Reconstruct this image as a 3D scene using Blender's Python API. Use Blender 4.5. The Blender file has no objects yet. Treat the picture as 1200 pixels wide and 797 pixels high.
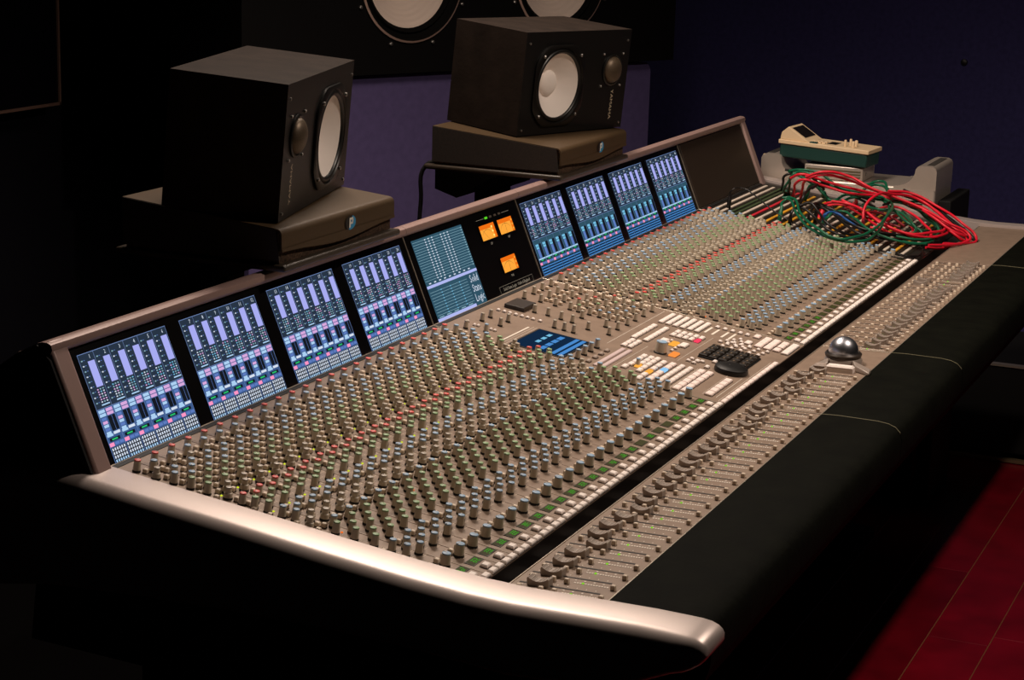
import bpy, bmesh, math, random
import numpy as np
from mathutils import Matrix, Vector
random.seed(7)
SC = bpy.context.scene
COL = SC.collection
# ------------------------------------------------------------------ camera, world, lights, exposure
cam_d = bpy.data.cameras.new('camera'); cam = bpy.data.objects.new('camera', cam_d); COL.objects.link(cam)
cam_d.sensor_width = 36.0; cam_d.lens = 69.94; cam_d.clip_start = 0.05; cam_d.clip_end = 60
Rn = [[0.4027354, 0.1979762, -0.8936496], [-0.9149090, 0.1161991, -0.3865739], [0.0273088, 0.9732950, 0.2279277]]
CAM = (-2.06855, -1.45961, 1.62470)
m4 = Matrix(Rn).to_4x4(); m4.translation = CAM; cam.matrix_world = m4
SC.camera = cam
W = bpy.data.worlds.new('dark_room'); SC.world = W; W.use_nodes = True
W.node_tree.nodes['Background'].inputs[0].default_value = (0.5, 0.4, 0.45, 1)
W.node_tree.nodes['Background'].inputs[1].default_value = 0.002
def spot(name, loc, target, power, color, size, radius, blend=0.6):
    l = bpy.data.lights.new(name, 'SPOT'); l.energy = power; l.color = color
    l.spot_size = math.radians(size); l.spot_blend = blend; l.shadow_soft_size = radius
    o = bpy.data.objects.new(name, l); COL.objects.link(o); o.location = loc
    o.rotation_euler = (Vector(target) - Vector(loc)).to_track_quat('-Z', 'Y').to_euler(); return o
WARM = (1.0, 0.83, 0.70)
LIGHTS = [spot('ceiling_spot_front', (1.35, -1.44, 2.62), (1.05, -0.25, 0.8), 96, WARM, 168, 0.04, .3),
          spot('ceiling_spot_rear', (1.38, 0.30, 2.62), (0.9, -0.35, 0.8), 128, WARM, 165, 0.22, .3),
          spot('ceiling_spot_far', (2.35, 0.25, 2.62), (1.9, -0.35, 0.8), 36, WARM, 165, 0.22, .3)]
vs = SC.view_settings; vs.view_transform = 'Standard'; vs.look = 'None'; vs.gamma = 1.0; vs.exposure = 0.0; vs.use_curve_mapping = False

# ------------------------------------------------------------------ materials
def lin(c): return tuple((x/255/12.92 if x/255 <= .04045 else ((x/255+.055)/1.055)**2.4) for x in c)
MATS = {}
def mat(name, col, rough=.5, metal=0, spec=.5, noise=None, bump=None, srgb=True, coat=0):
    if name in MATS: return MATS[name]
    m = bpy.data.materials.new(name); m.use_nodes = True; nt = m.node_tree; b = nt.nodes['Principled BSDF']
    c = lin(col) if srgb else col
    b.inputs['Base Color'].default_value = (*c, 1); b.inputs['Roughness'].default_value = rough
    b.inputs['Metallic'].default_value = metal; b.inputs['Specular IOR Level'].default_value = spec; b.inputs['Coat Weight'].default_value = coat
    if noise or bump:
        tc = nt.nodes.new('ShaderNodeTexCoord')
    if noise:
        sc, amt = noise; n = nt.nodes.new('ShaderNodeTexNoise'); n.inputs['Scale'].default_value = sc; n.inputs['Detail'].default_value = 5
        nt.links.new(tc.outputs['Object'], n.inputs['Vector'])
        r = nt.nodes.new('ShaderNodeMapRange'); r.inputs[1].default_value = .3; r.inputs[2].default_value = .7; r.inputs[3].default_value = 1-amt; r.inputs[4].default_value = 1+amt
        nt.links.new(n.outputs['Fac'], r.inputs[0])
        mx = nt.nodes.new('ShaderNodeMix'); mx.data_type = 'RGBA'; mx.blend_type = 'MULTIPLY'; mx.inputs[0].default_value = 1
        mx.inputs[6].default_value = (*c, 1); nt.links.new(r.outputs[0], mx.inputs[7]); nt.links.new(mx.outputs[2], b.inputs['Base Color'])
    if bump:
        sc, st = bump; n = nt.nodes.new('ShaderNodeTexNoise'); n.inputs['Scale'].default_value = sc; n.inputs['Detail'].default_value = 4
        nt.links.new(tc.outputs['Object'], n.inputs['Vector'])
        bp = nt.nodes.new('ShaderNodeBump'); bp.inputs['Strength'].default_value = st; bp.inputs['Distance'].default_value = .002
        nt.links.new(n.outputs['Fac'], bp.inputs['Height']); nt.links.new(bp.outputs[0], b.inputs['Normal'])
    MATS[name] = m; return m
def emit(name, col, s=1.0):
    if name in MATS: return MATS[name]
    m = bpy.data.materials.new(name); m.use_nodes = True; nt = m.node_tree; nt.nodes.clear()
    e = nt.nodes.new('ShaderNodeEmission'); e.inputs[0].default_value = (*lin(col), 1); e.inputs[1].default_value = s
    o = nt.nodes.new('ShaderNodeOutputMaterial'); nt.links.new(e.outputs[0], o.inputs[0]); MATS[name] = m; return m
PANEL = mat('panel_paint', (140, 120, 104), .5, .1, .4, noise=(35, .10), bump=(600, .05))
SEAM = mat('seam_metal', (190, 180, 165), .35, .7)
TROUGH = mat('trough_black', (26, 21, 18), .3, 0, .5, noise=(12, .5))
CHEEK = mat('cheek_paint', (194, 180, 174), .40, .35, .4, bump=(900, .03))
BRIDGE = mat('bridge_paint', (148, 122, 116), .45, .1, .4, bump=(500, .04))
BEZEL = mat('bezel_black', (9, 8, 8), .25, 0, .4)
LEATHER = mat('armrest_leather', (11, 12, 7), .8, 0, .05, noise=(20, .3), bump=(70, .5))
BLACK = mat('black_plastic', (14, 13, 12), .45, 0, .4)
BLACKM = mat('matt_black', (10, 9, 9), .75, 0, .3)
KBODY = mat('knob_body', (198, 186, 166), .38, .0, .5)
KSKIRT = mat('knob_skirt', (12, 11, 10), .5)
CAPS = dict(red=mat('cap_red', (226, 84, 76), .5), blue=mat('cap_blue', (146, 178, 206), .5), green=mat('cap_green', (138, 172, 122), .5),
            grey=mat('cap_grey', (176, 166, 150), .4))
BTN = mat('button_beige', (226, 208, 186), .5)
KEY = mat('key_white', (250, 238, 230), .45)
INK = mat('print_white', (236, 226, 212), .6)
DKMETAL = mat('fader_cap_grey', (160, 147, 137), .35, .2, .5)
SLOT = mat('slot_black', (8, 7, 6), .7)
ALU = mat('aluminium', (198, 186, 174), .35, .55, .5)
STEEL = mat('screw_steel', (170, 165, 160), .3, .9)

# ------------------------------------------------------------------ mesh helpers
class MB:
    def __init__(s): s.v = []; s.f = []; s.m = []
    def add(s, vs, fs, mi=0):
        o = len(s.v); s.v.extend([tuple(p) for p in vs]); s.f.extend([tuple(i+o for i in f) for f in fs])
        s.m.extend([mi]*len(fs) if isinstance(mi, int) else mi)
    def box(s, x0, x1, y0, y1, z0, z1, mi=0, t=0):
        a = [(x0, y0, z0), (x1, y0, z0), (x1, y1, z0), (x0, y1, z0), (x0+t, y0+t, z1), (x1-t, y0+t, z1), (x1-t, y1-t, z1), (x0+t, y1-t, z1)]
        s.add(a, [(3, 2, 1, 0), (4, 5, 6, 7), (0, 1, 5, 4), (1, 2, 6, 5), (2, 3, 7, 6), (3, 0, 4, 7)], mi)
    def bbox(s, x0, x1, y0, y1, z0, z1, c, mi=0):          # box with chamfered top edges
        zc = z1-c
        a = [(x0, y0, z0), (x1, y0, z0), (x1, y1, z0), (x0, y1, z0), (x0, y0, zc), (x1, y0, zc), (x1, y1, zc), (x0, y1, zc),
             (x0+c, y0+c, z1), (x1-c, y0+c, z1), (x1-c, y1-c, z1), (x0+c, y1-c, z1)]
        f = [(8, 9, 10, 11)]
        for k in (0, 4):
            for i in range(4): j = (i+1) % 4; f.append((k+i, k+j, k+4+j, k+4+i))
        s.add(a, f, mi)
    def quad(s, x0, x1, y0, y1, z, mi=0): s.add([(x0, y0, z), (x1, y0, z), (x1, y1, z), (x0, y1, z)], [(0, 1, 2, 3)], mi)
    def lathe(s, prof, n=16, mi=0, close=True, c=(0, 0, 0), mis=None):   # prof [(r,z)] around z
        vs = []; fs = []; ms = []
        for r, z in prof:
            for i in range(n):
                a = 2*math.pi*i/n; vs.append((c[0]+r*math.cos(a), c[1]+r*math.sin(a), c[2]+z))
        for k in range(len(prof)-1):
            for i in range(n):
                j = (i+1) % n; fs.append((k*n+i, k*n+j, (k+1)*n+j, (k+1)*n+i)); ms.append(mis[k] if mis else mi)
        if close: fs.append(tuple((len(prof)-1)*n+i for i in range(n))); ms.append(mis[-1] if mis else mi)
        s.add(vs, fs, ms)
    def extrude(s, prof, x0, x1, mi=0, caps=True):           # closed (y,z) profile swept along x
        n = len(prof); vs = [(x0, y, z) for y, z in prof]+[(x1, y, z) for y, z in prof]
        fs = [(i, (i+1) % n, n+(i+1) % n, n+i) for i in range(n)]
        if caps: fs += [tuple(range(n))[::-1], tuple(range(n, 2*n))]
        s.add(vs, fs, mi)
    def inst(s, proto, M):                                     # append another MB transformed by 4x4 (numpy)
        a = np.asarray(proto.v); a = a @ M[:3, :3].T + M[:3, 3]
        o = len(s.v); s.v.extend(map(tuple, a.tolist())); s.f.extend([tuple(i+o for i in f) for f in proto.f]); s.m.extend(proto.m)
    def mesh(s, name, mats, smooth=None):
        me = bpy.data.meshes.new(name); me.from_pydata(s.v, [], s.f)
        for m in (mats if isinstance(mats, (list, tuple)) else [mats]): me.materials.append(m)
        me.polygons.foreach_set('material_index', s.m)
        bm = bmesh.new(); bm.from_mesh(me)
        bmesh.ops.recalc_face_normals(bm, faces=bm.faces) if getattr(s, 'recalc', True) else None
        bm.to_mesh(me); bm.free()
        if smooth:
            me.shade_smooth(); me.set_sharp_from_angle(angle=math.radians(smooth))
        me.update(); return me
def ob(name, data, parent=None, loc=(0, 0, 0), rot=(0, 0, 0), M=None):
    o = bpy.data.objects.new(name, data); COL.objects.link(o)
    if M is not None: o.matrix_local = M
    else: o.location = loc; o.rotation_euler = rot
    if parent is not None: o.parent = parent
    return o
def mk(name, mb, mats, parent=None, smooth=None, bevel=0, **k):
    o = ob(name, mb.mesh(name, mats, smooth), parent, **k)
    if bevel:
        b = o.modifiers.new('bevel', 'BEVEL'); b.width = bevel; b.segments = 3; b.limit_method = 'ANGLE'; b.angle_limit = math.radians(40); b.harden_normals = False
        o.data.shade_smooth(); o.data.set_sharp_from_angle(angle=math.radians(35))
    return o
def tag(o, label, cat=None, group=None, kind=None):
    o['label'] = label
    if cat: o['category'] = cat
    if group: o['group'] = group
    if kind: o['kind'] = kind
    return o
def thing(name, label, cat, loc=(0, 0, 0), group=None, M=None):
    o = ob(name, None, None, loc=loc, M=M); o.empty_display_size = .05; return tag(o, label, cat, group)
_tc = {}
def text_mb(s, size, mi=0):
    k = (s, size)
    if k not in _tc:
        cu = bpy.data.curves.new('t', 'FONT'); cu.body = s; cu.size = size; cu.align_x = 'CENTER'; cu.align_y = 'CENTER'; cu.resolution_u = 1
        o = bpy.data.objects.new('t', cu); COL.objects.link(o); dg = bpy.context.evaluated_depsgraph_get(); dg.update()
        me = bpy.data.meshes.new_from_object(o.evaluated_get(dg)); vs = [tuple(v.co) for v in me.vertices]; fs = [tuple(p.vertices) for p in me.polygons]
        bpy.data.objects.remove(o); bpy.data.curves.remove(cu); bpy.data.meshes.remove(me); _tc[k] = (vs, fs)
    m = MB(); m.add(*_tc[k], mi); return m
def T(x=0, y=0, z=0, rz=0, sx=1, sy=1):
    c, s = math.cos(rz), math.sin(rz)
    return np.array([[c*sx, -s*sy, 0, x], [s*sx, c*sy, 0, y], [0, 0, 1, z], [0, 0, 0, 1.]])
def tube(name, pts, r, m, parent=None, n=8, cyclic=False):
    cu = bpy.data.curves.new(name, 'CURVE'); cu.dimensions = '3D'; cu.bevel_depth = r; cu.bevel_resolution = 2; cu.resolution_u = 6; cu.use_fill_caps = True
    sp = cu.splines.new('BEZIER'); sp.bezier_points.add(len(pts)-1)
    for b, p in zip(sp.bezier_points, pts): b.co = p; b.handle_left_type = b.handle_right_type = 'AUTO'
    o = bpy.data.objects.new('tmp', cu); COL.objects.link(o); dg = bpy.context.evaluated_depsgraph_get(); dg.update()
    me = bpy.data.meshes.new_from_object(o.evaluated_get(dg)); bpy.data.objects.remove(o); bpy.data.curves.remove(cu)
    me.name = name; me.materials.clear(); me.materials.append(m); me.shade_smooth()
    return ob(name, me, parent)

# ------------------------------------------------------------------ the room
def struct(name, mb, mats, label, **k):
    o = mk(name, mb, mats, **k); return tag(o, label, None, None, 'structure')
FLOORM = mat('floor_sub', (3, 2, 2), .95, 0, .05)
WOODS = [mat('mahogany_%d' % i, c, .28, 0, .5, noise=(9, .25)) for i, c in enumerate([(128, 8, 28), (114, 6, 24), (136, 10, 30)])]
WALLB = mat('wall_blue_fabric', (54, 51, 92), .95, 0, .1, noise=(60, .12), bump=(300, .2))
WALLK = mat('wall_black_fabric', (16, 15, 22), .95, 0, .1, bump=(300, .2))
X0, X1, Y0, Y1, ZC = -3.4, 4.95, -3.6, 2.5, 2.75
b = MB(); b.box(X0, X1, Y0, Y1, -.12, -.014); floor = struct('floor', b, FLOORM, 'dark red polished wooden floor of the control room')
b = MB(); b.box(X0, X1, Y0, Y1, ZC, ZC+.1); struct('ceiling', b, WALLK, 'dark ceiling above the mixing console')
b = MB(); b.box(X1, X1+.1, Y0, Y1, -.12, ZC); struct('wall_right', b, WALLB, 'dark blue fabric wall beyond the far end of the console')
b = MB(); b.box(X0, X1, Y1, Y1+.1, -.12, ZC); struct('wall_front', b, WALLK, 'black wall behind the monitors')
b = MB(); b.box(X0-.1, X0, Y0, Y1, -.12, ZC); struct('wall_left', b, WALLK, 'dark wall at the near end of the room')
b = MB(); b.box(X0, X1, Y0-.1, Y0, -.12, ZC); struct('wall_back', b, WALLK, 'dark wall behind the listening position')
# floor boards, seams at y = -0.67, -0.805 ...
BW = .1345
rr = random.Random(3)
for r in range(-12, 5):
    y1 = -.670+r*BW; y0 = y1-BW
    b = MB(); b.box(.2, 4.94, y1-.0012, y1+.0012, -.014, -.0006); mk('seam_filler', b, mat('seam_tan', (140, 84, 56), .5), floor)
    x = .2-rr.random()*1.3
    while x < 4.9:
        L = 1.1+rr.random()*.8; x2 = min(x+L, 4.94)
        if x2 > .3 and x2-x > .1:
            b = MB(); xa = max(x, .2)
            b.bbox(xa+.0008, x2-.0008, y0+.0009, y1-.0009, -.014, 0.0+rr.uniform(-.0004, .0004), .0009)
            mk('floor_board', b, WOODS[rr.randrange(3)], floor)
        x = x2
# dark dot on blue wall
b = MB(); b.lathe([(.010, 0), (.012, .003), (.010, .007), (.004, .009)], 16)
o = mk('wall_socket', b, BLACK, smooth=40, M=Matrix.Translation((4.949, -.11, 1.03)) @ Matrix.Rotation(-math.pi/2, 4, 'Y'))
tag(o, 'small round black fitting on the dark blue wall', 'wall fitting')

# ------------------------------------------------------------------ console frames of reference
def frame(o, yv, xv=(1, 0, 0)):                               # local x along console, local y up-slope
    x = Vector(xv); y = Vector(yv).normalized(); z = x.cross(y)
    M = Matrix((x, y, z)).transposed().to_4x4(); M.translation = o; return M
P4, P3, P2, P1, P0 = (.058, .998), (0, .86), (-.5301, .7887), (-.5644, .7926), (-.6944, .7946)
MAIN = frame((0, P3[0], P3[1]), (0, P3[0]-P2[0], P3[1]-P2[1]))       # local y = -v
FADR = frame((0, P1[0], P1[1]), (0, P1[0]-P0[0], P1[1]-P0[1]))
SCRN = frame((0, P3[0], P3[1]), (0, P4[0]-P3[0], P4[1]-P3[1]))       # local y = s, local z outwards
nM, nF, nS = np.array(MAIN), np.array(FADR), np.array(SCRN)
L2, LF, XL, XR, XE, XB = .535, .130, .96, 1.4428, 2.4028, 2.8925
con = thing('mixing_console', 'long studio mixing console with screens, coloured knobs and faders', 'mixing desk')
def part(name, mb, mats, F=MAIN, parent=None, **k):
    return mk(name, mb, mats, parent if parent else con, M=F.copy(), **k)
def at(F, x, y, z=0, rz=0): return F @ Matrix.Translation((x, y, z)) @ Matrix.Rotation(rz, 4, 'Z')

# channel strips: 48 plates and the centre plate
b = MB(); b.bbox(.0003, .0397, -L2, 0, -.0025, 0, .0006); strip = b.mesh('channel_strip', PANEL)
for k in range(24):
    for x0 in (0, XR): ob('channel_strip', strip, con, M=at(MAIN, x0+.04*k, 0))
b = MB(); b.bbox(XL+.0008, XR-.0008, -L2, 0, -.0025, 0, .0006); part('centre_panel', b, PANEL)
for x in (XL, XR, XE):
    b = MB(); b.bbox(x-.0012, x+.0012, -L2, -.0, -.004, .0012, .0004); part('panel_divider', b, SEAM)
b = MB(); b.box(-.004, XB, -.0014, .0004, -.004, .0012); part('panel_back_trim', b, mat('trim_metal', (170, 155, 140), .4, .4))
b = MB(); b.box(-.004, XB, -.0095, -.0014, -.002, .0008); part('panel_back_slot', b, SLOT)
# hull under the panels (trough between panel and faders, body)
b = MB(); b.extrude([(.13, .60), (.10, .84), (0, .8572), (-.5295, .7862), (-.5295, .757), (-.565, .757), (-.565, .778), (-.693, .780), (-.70, .62), (-.45, .58)], -.003, 2.95)
mk('hull', b, TROUGH, con)
b = MB()
for k in range(26): b.box(.02+k*.094, .05+k*.094+.03*random.random(), -.562, -.532, .757, .7585+.002*random.random(), 0)
mk('trough_blocks', b, mat('trough_brown', (46, 34, 26), .5, noise=(30, .5)), con)['kind'] = 'stuff'  # low brown blocks of random length along the trough floor
b = MB(); b.box(.15, .35, -.32, .06, .02, .6); b.box(.12, .4, -.40, .10, 0, .03); b.box(2.5, 2.7, -.32, .06, .02, .6); b.box(2.47, 2.75, -.40, .10, 0, .03); b.box(.35, 2.5, -.02, .05, .1, .6)
mk('pedestal', b, BLACKM, con, bevel=.006)
# fader plates
for xa, xb in ((0, XL), (XL, XR), (XR, XE+.012), (XE+.012, 2.949)):
    b = MB(); b.bbox(xa+.0005, xb-.0005, -LF, 0, -.012, 0, .0008); part('fader_panel', b, PANEL, FADR)
b = MB(); b.box(0, 2.949, -.0012, .0, -.004, .0012); b.box(0, 2.949, -LF, -LF+.0012, -.004, .001); part('fader_panel_edge', b, SEAM, FADR)
for x in (XL, XR):
    b = MB(); b.bbox(x-.001, x+.001, -LF, 0, -.004, .0012, .0004); part('panel_divider', b, SEAM, FADR)
# armrest cushions with pale seams
ARM = [(-.694, .795), (-.72, .7962), (-.785, .7955), (-.802, .7935), (-.814, .789), (-.822, .781), (-.826, .768), (-.825, .74), (-.818, .718), (-.80, .704), (-.77, .70), (-.70, .70)]
for xa, xb in ((0, XL), (XL, XR), (XR, XE+.012), (XE+.012, 2.949)):
    b = MB(); b.extrude(ARM, xa+.0012, xb-.0012); mk('armrest_cushion', b, LEATHER, con, smooth=50)
for x in (XL, XR, XE+.012):
    b = MB(); b.extrude([(y*1.0006-.0002, z+.0006) for y, z in ARM[:6]]+[(y, z-.006) for y, z in ARM[:6][::-1]], x-.0011, x+.0011)
    mk('armrest_seam', b, mat('seam_pale', (120, 115, 90), .5), con)
# end cheeks
def cheek(xa, xb, sgn, label):
    # top outline y -> z on the inner edge; bottom outline
    top = [(.40, .80), (.30, .835), (.20, .858), (.12, .868), (.06, .869), (0, .8635), (-.095, .851), (-.222, .8365), (-.344, .8215), (-.461, .8085), (-.543, .8015), (-.60, .7995), (-.698, .801), (-.76, .8015), (-.80, .8005)]
    bot = [(.40, .68), (.30, .685), (.20, .69), (.12, .70), (.06, .71), (0, .715), (-.095, .72), (-.222, .724), (-.344, .725), (-.461, .722), (-.543, .716), (-.60, .712), (-.698, .716), (-.76, .733), (-.80, .752)]
    tip = [(-.815, .8000, .757), (-.826, .7985, .763), (-.834, .7955, .769), (-.839, .7915, .774), (-.8415, .787, .779)]
    st = [(y, z, zb) for (y, z), (_, zb) in zip(top, bot)]+[(y, z, zb) for y, z, zb in tip]
    b = MB(); ring = []
    w = xb-xa
    for i, (y, zt, zb) in enumerate(st):
        k = 1.0 if i < len(st)-5 else (1.0, .985, .95, .90, .82)[i-len(st)+5]
        r = min(.024, (zt-zb)*.45)
        inn = xa if sgn > 0 else xa
        pts = [(0, zb), (0, zt)]                         # inner side, u = distance outwards
        for a in np.linspace(0, math.pi/2, 6): pts.append((w*k-r+r*math.sin(a), zt-r+r*math.cos(a)-.004*math.sin(a)))
        for a in np.linspace(0, math.pi/2, 5): pts.append((w*k-r*.6+r*.6*math.cos(a), zb+r*.6-r*.6*math.sin(a)))
        ring.append([((xb-u) if sgn < 0 else (xa+u), y, z) for u, z in pts])
    n = len(ring[0]); vs = [p for r_ in ring for p in r_]; fs = []
    for i in range(len(ring)-1):
        for j in range(n): fs.append((i*n+j, i*n+(j+1) % n, (i+1)*n+(j+1) % n, (i+1)*n+j))
    fs += [tuple(range(n)), tuple((len(ring)-1)*n+j for j in range(n))]
    b.add(vs, fs); o = mk('end_cheek', b, CHEEK, con, smooth=50); o['label'] = label
    o.modifiers.new('b', 'BEVEL').width = .003; o.modifiers['b'].segments = 2; o.modifiers['b'].limit_method = 'ANGLE'; o.modifiers['b'].angle_limit = math.radians(50)
cheek(-.078, -.0035, -1, 'near champagne-silver end cheek')
cheek(2.9505, 3.02, 1, 'far champagne-silver end cheek')

# ------------------------------------------------------------------ meter bridge
b = MB(); b.box(-.006, XB, -.001, .172, -.03, 0); part('bridge_bezel', b, BEZEL, SCRN)
HOOD = [(.0655, 1.008), (.057, 1.012), (.054, 1.018), (.056, 1.0245), (.062, 1.0272), (.070, 1.0272), (.078, 1.0245), (.11, 1.008), (.15, .98), (.175, .95), (.18, .84), (.02, .84), (.02, .9)]
for xa, xb in ((-.043, XL), (XL, XR), (XR, XE), (XE, XB+.03)):
    b = MB(); b.extrude(HOOD, xa+.0004, xb-.0004); mk('bridge_hood', b, BRIDGE, con, smooth=45)
def column(xa, xb):
    b = MB(); b.box(xa, xb, -.02, .18, -.05, .010); part('bridge_column', b, BRIDGE, SCRN, bevel=.006)
column(-.043, -.006); column(XB, XB+.03)
b = MB(); b.extrude([(.055, 1.005), (.075, 1.0235), (.11, 1.006), (.15, .978), (.175, .948), (.18, .84), (-.015, .84)], -.047, -.042); mk('bridge_side_panel', b, BLACKM, con)
for x in (XL, XR, XE):
    b = MB(); b.box(x-.0012, x+.0012, 0, .165, 0, .0015); part('bridge_divider', b, SEAM, SCRN)
b = MB(); b.bbox(XE+.004, XB-.003, .002, .160, 0, .004, .001); part('blank_panel', b, mat('blank_brown', (44, 34, 27), .5, 0, .3), SCRN)
b = MB(); b.box(XB-.0035, XB-.001, 0, .165, 0, .004); part('bridge_divider', b, SEAM, SCRN)

# ---- screen artwork: flat emissive quads
SM = [emit('scr_dark', (40, 52, 68)), emit('scr_meter', (168, 172, 242)), emit('scr_line', (112, 136, 186)), emit('scr_white', (214, 224, 240)),
      emit('scr_pale', (172, 208, 242)), emit('scr_pink', (216, 168, 220)), emit('scr_navy', (60, 90, 140)), emit('scr_black', (22, 26, 34)),
      emit('scr_green', (40, 190, 110)), emit('scr_hot', (255, 150, 196)), emit('scr_mid', (92, 122, 190)), emit('scr_teal', (48, 82, 100)), emit('scr_cyan', (118, 190, 226)),
      emit('scr_grid', (138, 176, 190)), emit('scr_lilac', (176, 184, 240)), emit('scr_deep', (18, 40, 66)), emit('scr_blue', (74, 138, 206))]
SI = dict(dark=0, meter=1, line=2, white=3, pale=4, pink=5, navy=6, black=7, green=8, hot=9, mid=10, teal=11, cyan=12, grid=13, lilac=14, deep=15, blue=16)
z1, z2, z3 = .0006, .0010, .0014
def screen_art(first, far):
    b = MB(); w = .2041; q = lambda x0, x1, y0, y1, z, c: b.quad(x0, x1, y0, y1, z, SI[c])
    rg = random.Random(first)
    q(0, w, .0745, .1505, z1, 'dark'); q(0, w, .0, .0745, z1, 'navy' if not far else 'teal')
    cw = w/6
    for i in range(6):
        x = i*cw; f = lambda t: x+t*cw
        q(x, x+.0006, 0, .1505, z2, 'line')
        q(f(.50), f(.93), .103+rg.uniform(-.0006, .0006), .1385, z2, 'meter')
        b.inst(text_mb(str(first+i), .008, SI['white']), T(f(.72), .1443, z2))
        for k in range(9): q(f(.12), f(.22), .082+k*.0073, .0836+k*.0073, z2, 'white' if k % 2 else 'grid'); q(f(.27), f(.36), .0826+k*.0073, .0834+k*.0073, z2, 'mid')
        for r in range(6):
            for c_ in range(3):
                q(f(.46+.17*c_), f(.46+.17*c_+.09), .0815+r*.0034, .0815+r*.0034+.0017, z2, rg.choice(['white', 'grid', 'grid', 'pink', 'cyan']))
        q(f(.42), f(.94), .0775, .0792, z2, 'pale')
        q(x, x+cw, .0738, .0745, z2, 'line')
        if not far:
            q(f(.06), f(.46), .0686, .0728, z2, 'pale'); q(f(.06), f(.46), .0636, .0676, z2, 'pale'); q(f(.53), f(.95), .0686, .0728, z2, 'pink'); q(f(.53), f(.95), .0636, .0676, z2, 'pink')
            q(f(.50), f(.97), .042, .0625, z2, 'black'); q(f(.74), f(.76), .042, .0625, z3, 'mid')
            for k, c_ in enumerate(['mid', 'pink', 'pale', 'mid', 'pale']): q(f(.10), f(.40), .0582-k*.0048, .0620-k*.0048, z2, c_)
            q(f(.52), f(.94), .0372, .0408, z2, 'white'); q(f(.06), f(.46), .0360, .0392, z2, 'pale')
        else:
            q(f(.06), f(.94), .066, .0725, z2, 'teal'); q(f(.20), f(.62), .0600, .0645, z2, 'cyan'); q(f(.22), f(.60), .0548, .0590, z2, 'cyan')
            q(f(.25), f(.58), .037, .054, z2, 'mid'); q(f(.62), f(.97), .037, .0645, z2, 'black'); q(f(.04), f(.98), .0335, .0362, z2, 'pale')
        q(f(.14), f(.82), .0293, .0338 if not far else .0325, z2, 'black'); q(f(.28), f(.64), .0305, .0326, z3, 'green')
        q(f(.03), f(.33), .0228, .0278, z2, 'hot'); q(f(.38), f(.66), .0235, .0275, z2, 'mid'); q(f(.70), f(.96), .0235, .0275, z2, 'mid')
        q(f(.03), f(.99), .0006, .0212, z2, 'black' if not far else 'deep')
        for r in range(4):
            if far: q(f(.04), f(.97), .0016+r*.0051, .0036+r*.0051, z3, 'blue')
            else:
                for c_ in range(6): q(f(.07+.152*c_), f(.07+.152*c_+.085), .0016+r*.0051, .0052+r*.0051, z3, 'white' if r else 'pale')
    q(w-.0006, w, 0, .1505, z2, 'line'); q(0, w, .1497, .1505, z3, 'line'); q(0, w, 0, .0006, z3, 'white')
    b.recalc = False
    return b
def screen(x, first, far, art=None, w=.2041):
    b = MB(); b.bbox(-.001, w+.001, -.0005, .1513, 0, .0005, .0002)
    fr = mk('channel_screen' if art is None else 'centre_screen', b, BEZEL, con, M=at(SCRN, x, 0))
    a = art if art else screen_art(first, far)
    mk('screen_image', a, SM, fr)
    return fr
for k in range(4): screen(.24*k+.0132, 1+6*k, False)
for k in range(4): screen(XR+.24*k+.0132, 25+6*k, True)
# centre screen
b = MB(); b.recalc = False; q = lambda x0, x1, y0, y1, z, c: b.quad(x0, x1, y0, y1, z, SI[c]); w = .2045
q(0, w, 0, .1500, z1, 'teal')
for k in range(16): q(.002, w-.002, .0745+k*.0047, .0751+k*.0047, z2, 'grid')
for cx in (.048, .062, .076, .112, .126, .140, .196):
    for k in range(16): q(cx, cx+.004, .0735+k*.0047, .0756+k*.0047, z3, 'white' if cx < .19 else 'grid')
for cx in (.045, .086, .108, .149): q(cx, cx+.0006, .072, .150, z2, 'black')
for k in range(9): q(.012+k*.02, .020+k*.02, .0685, .0705, z2, 'white')
q(0, w, .0612, .0662, z2, 'lilac'); q(0, .158, .0008, .0062, z2, 'lilac')
for k in range(9): q(.004, .155, .0115+k*.0052, .0121+k*.0052, z2, 'grid')
for cx in (.045, .083, .121):
    for k in range(9): q(cx, cx+.004, .0108+k*.0052, .0125+k*.0052, z3, 'cyan')
for k in range(5): q(.008+k*.03, .026+k*.03, .0074, .0090, z2, 'grid')
q(.158, .1588, 0, .0612, z2, 'black')
for i, t in enumerate(('Solid', 'State', 'Logic')): b.inst(text_mb(t, .0205, SI['white']), T(.1815, .050-i*.0178, z3, 0, .86, 1.0))
screen(XL+.0230, 0, False, b, w)
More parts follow.
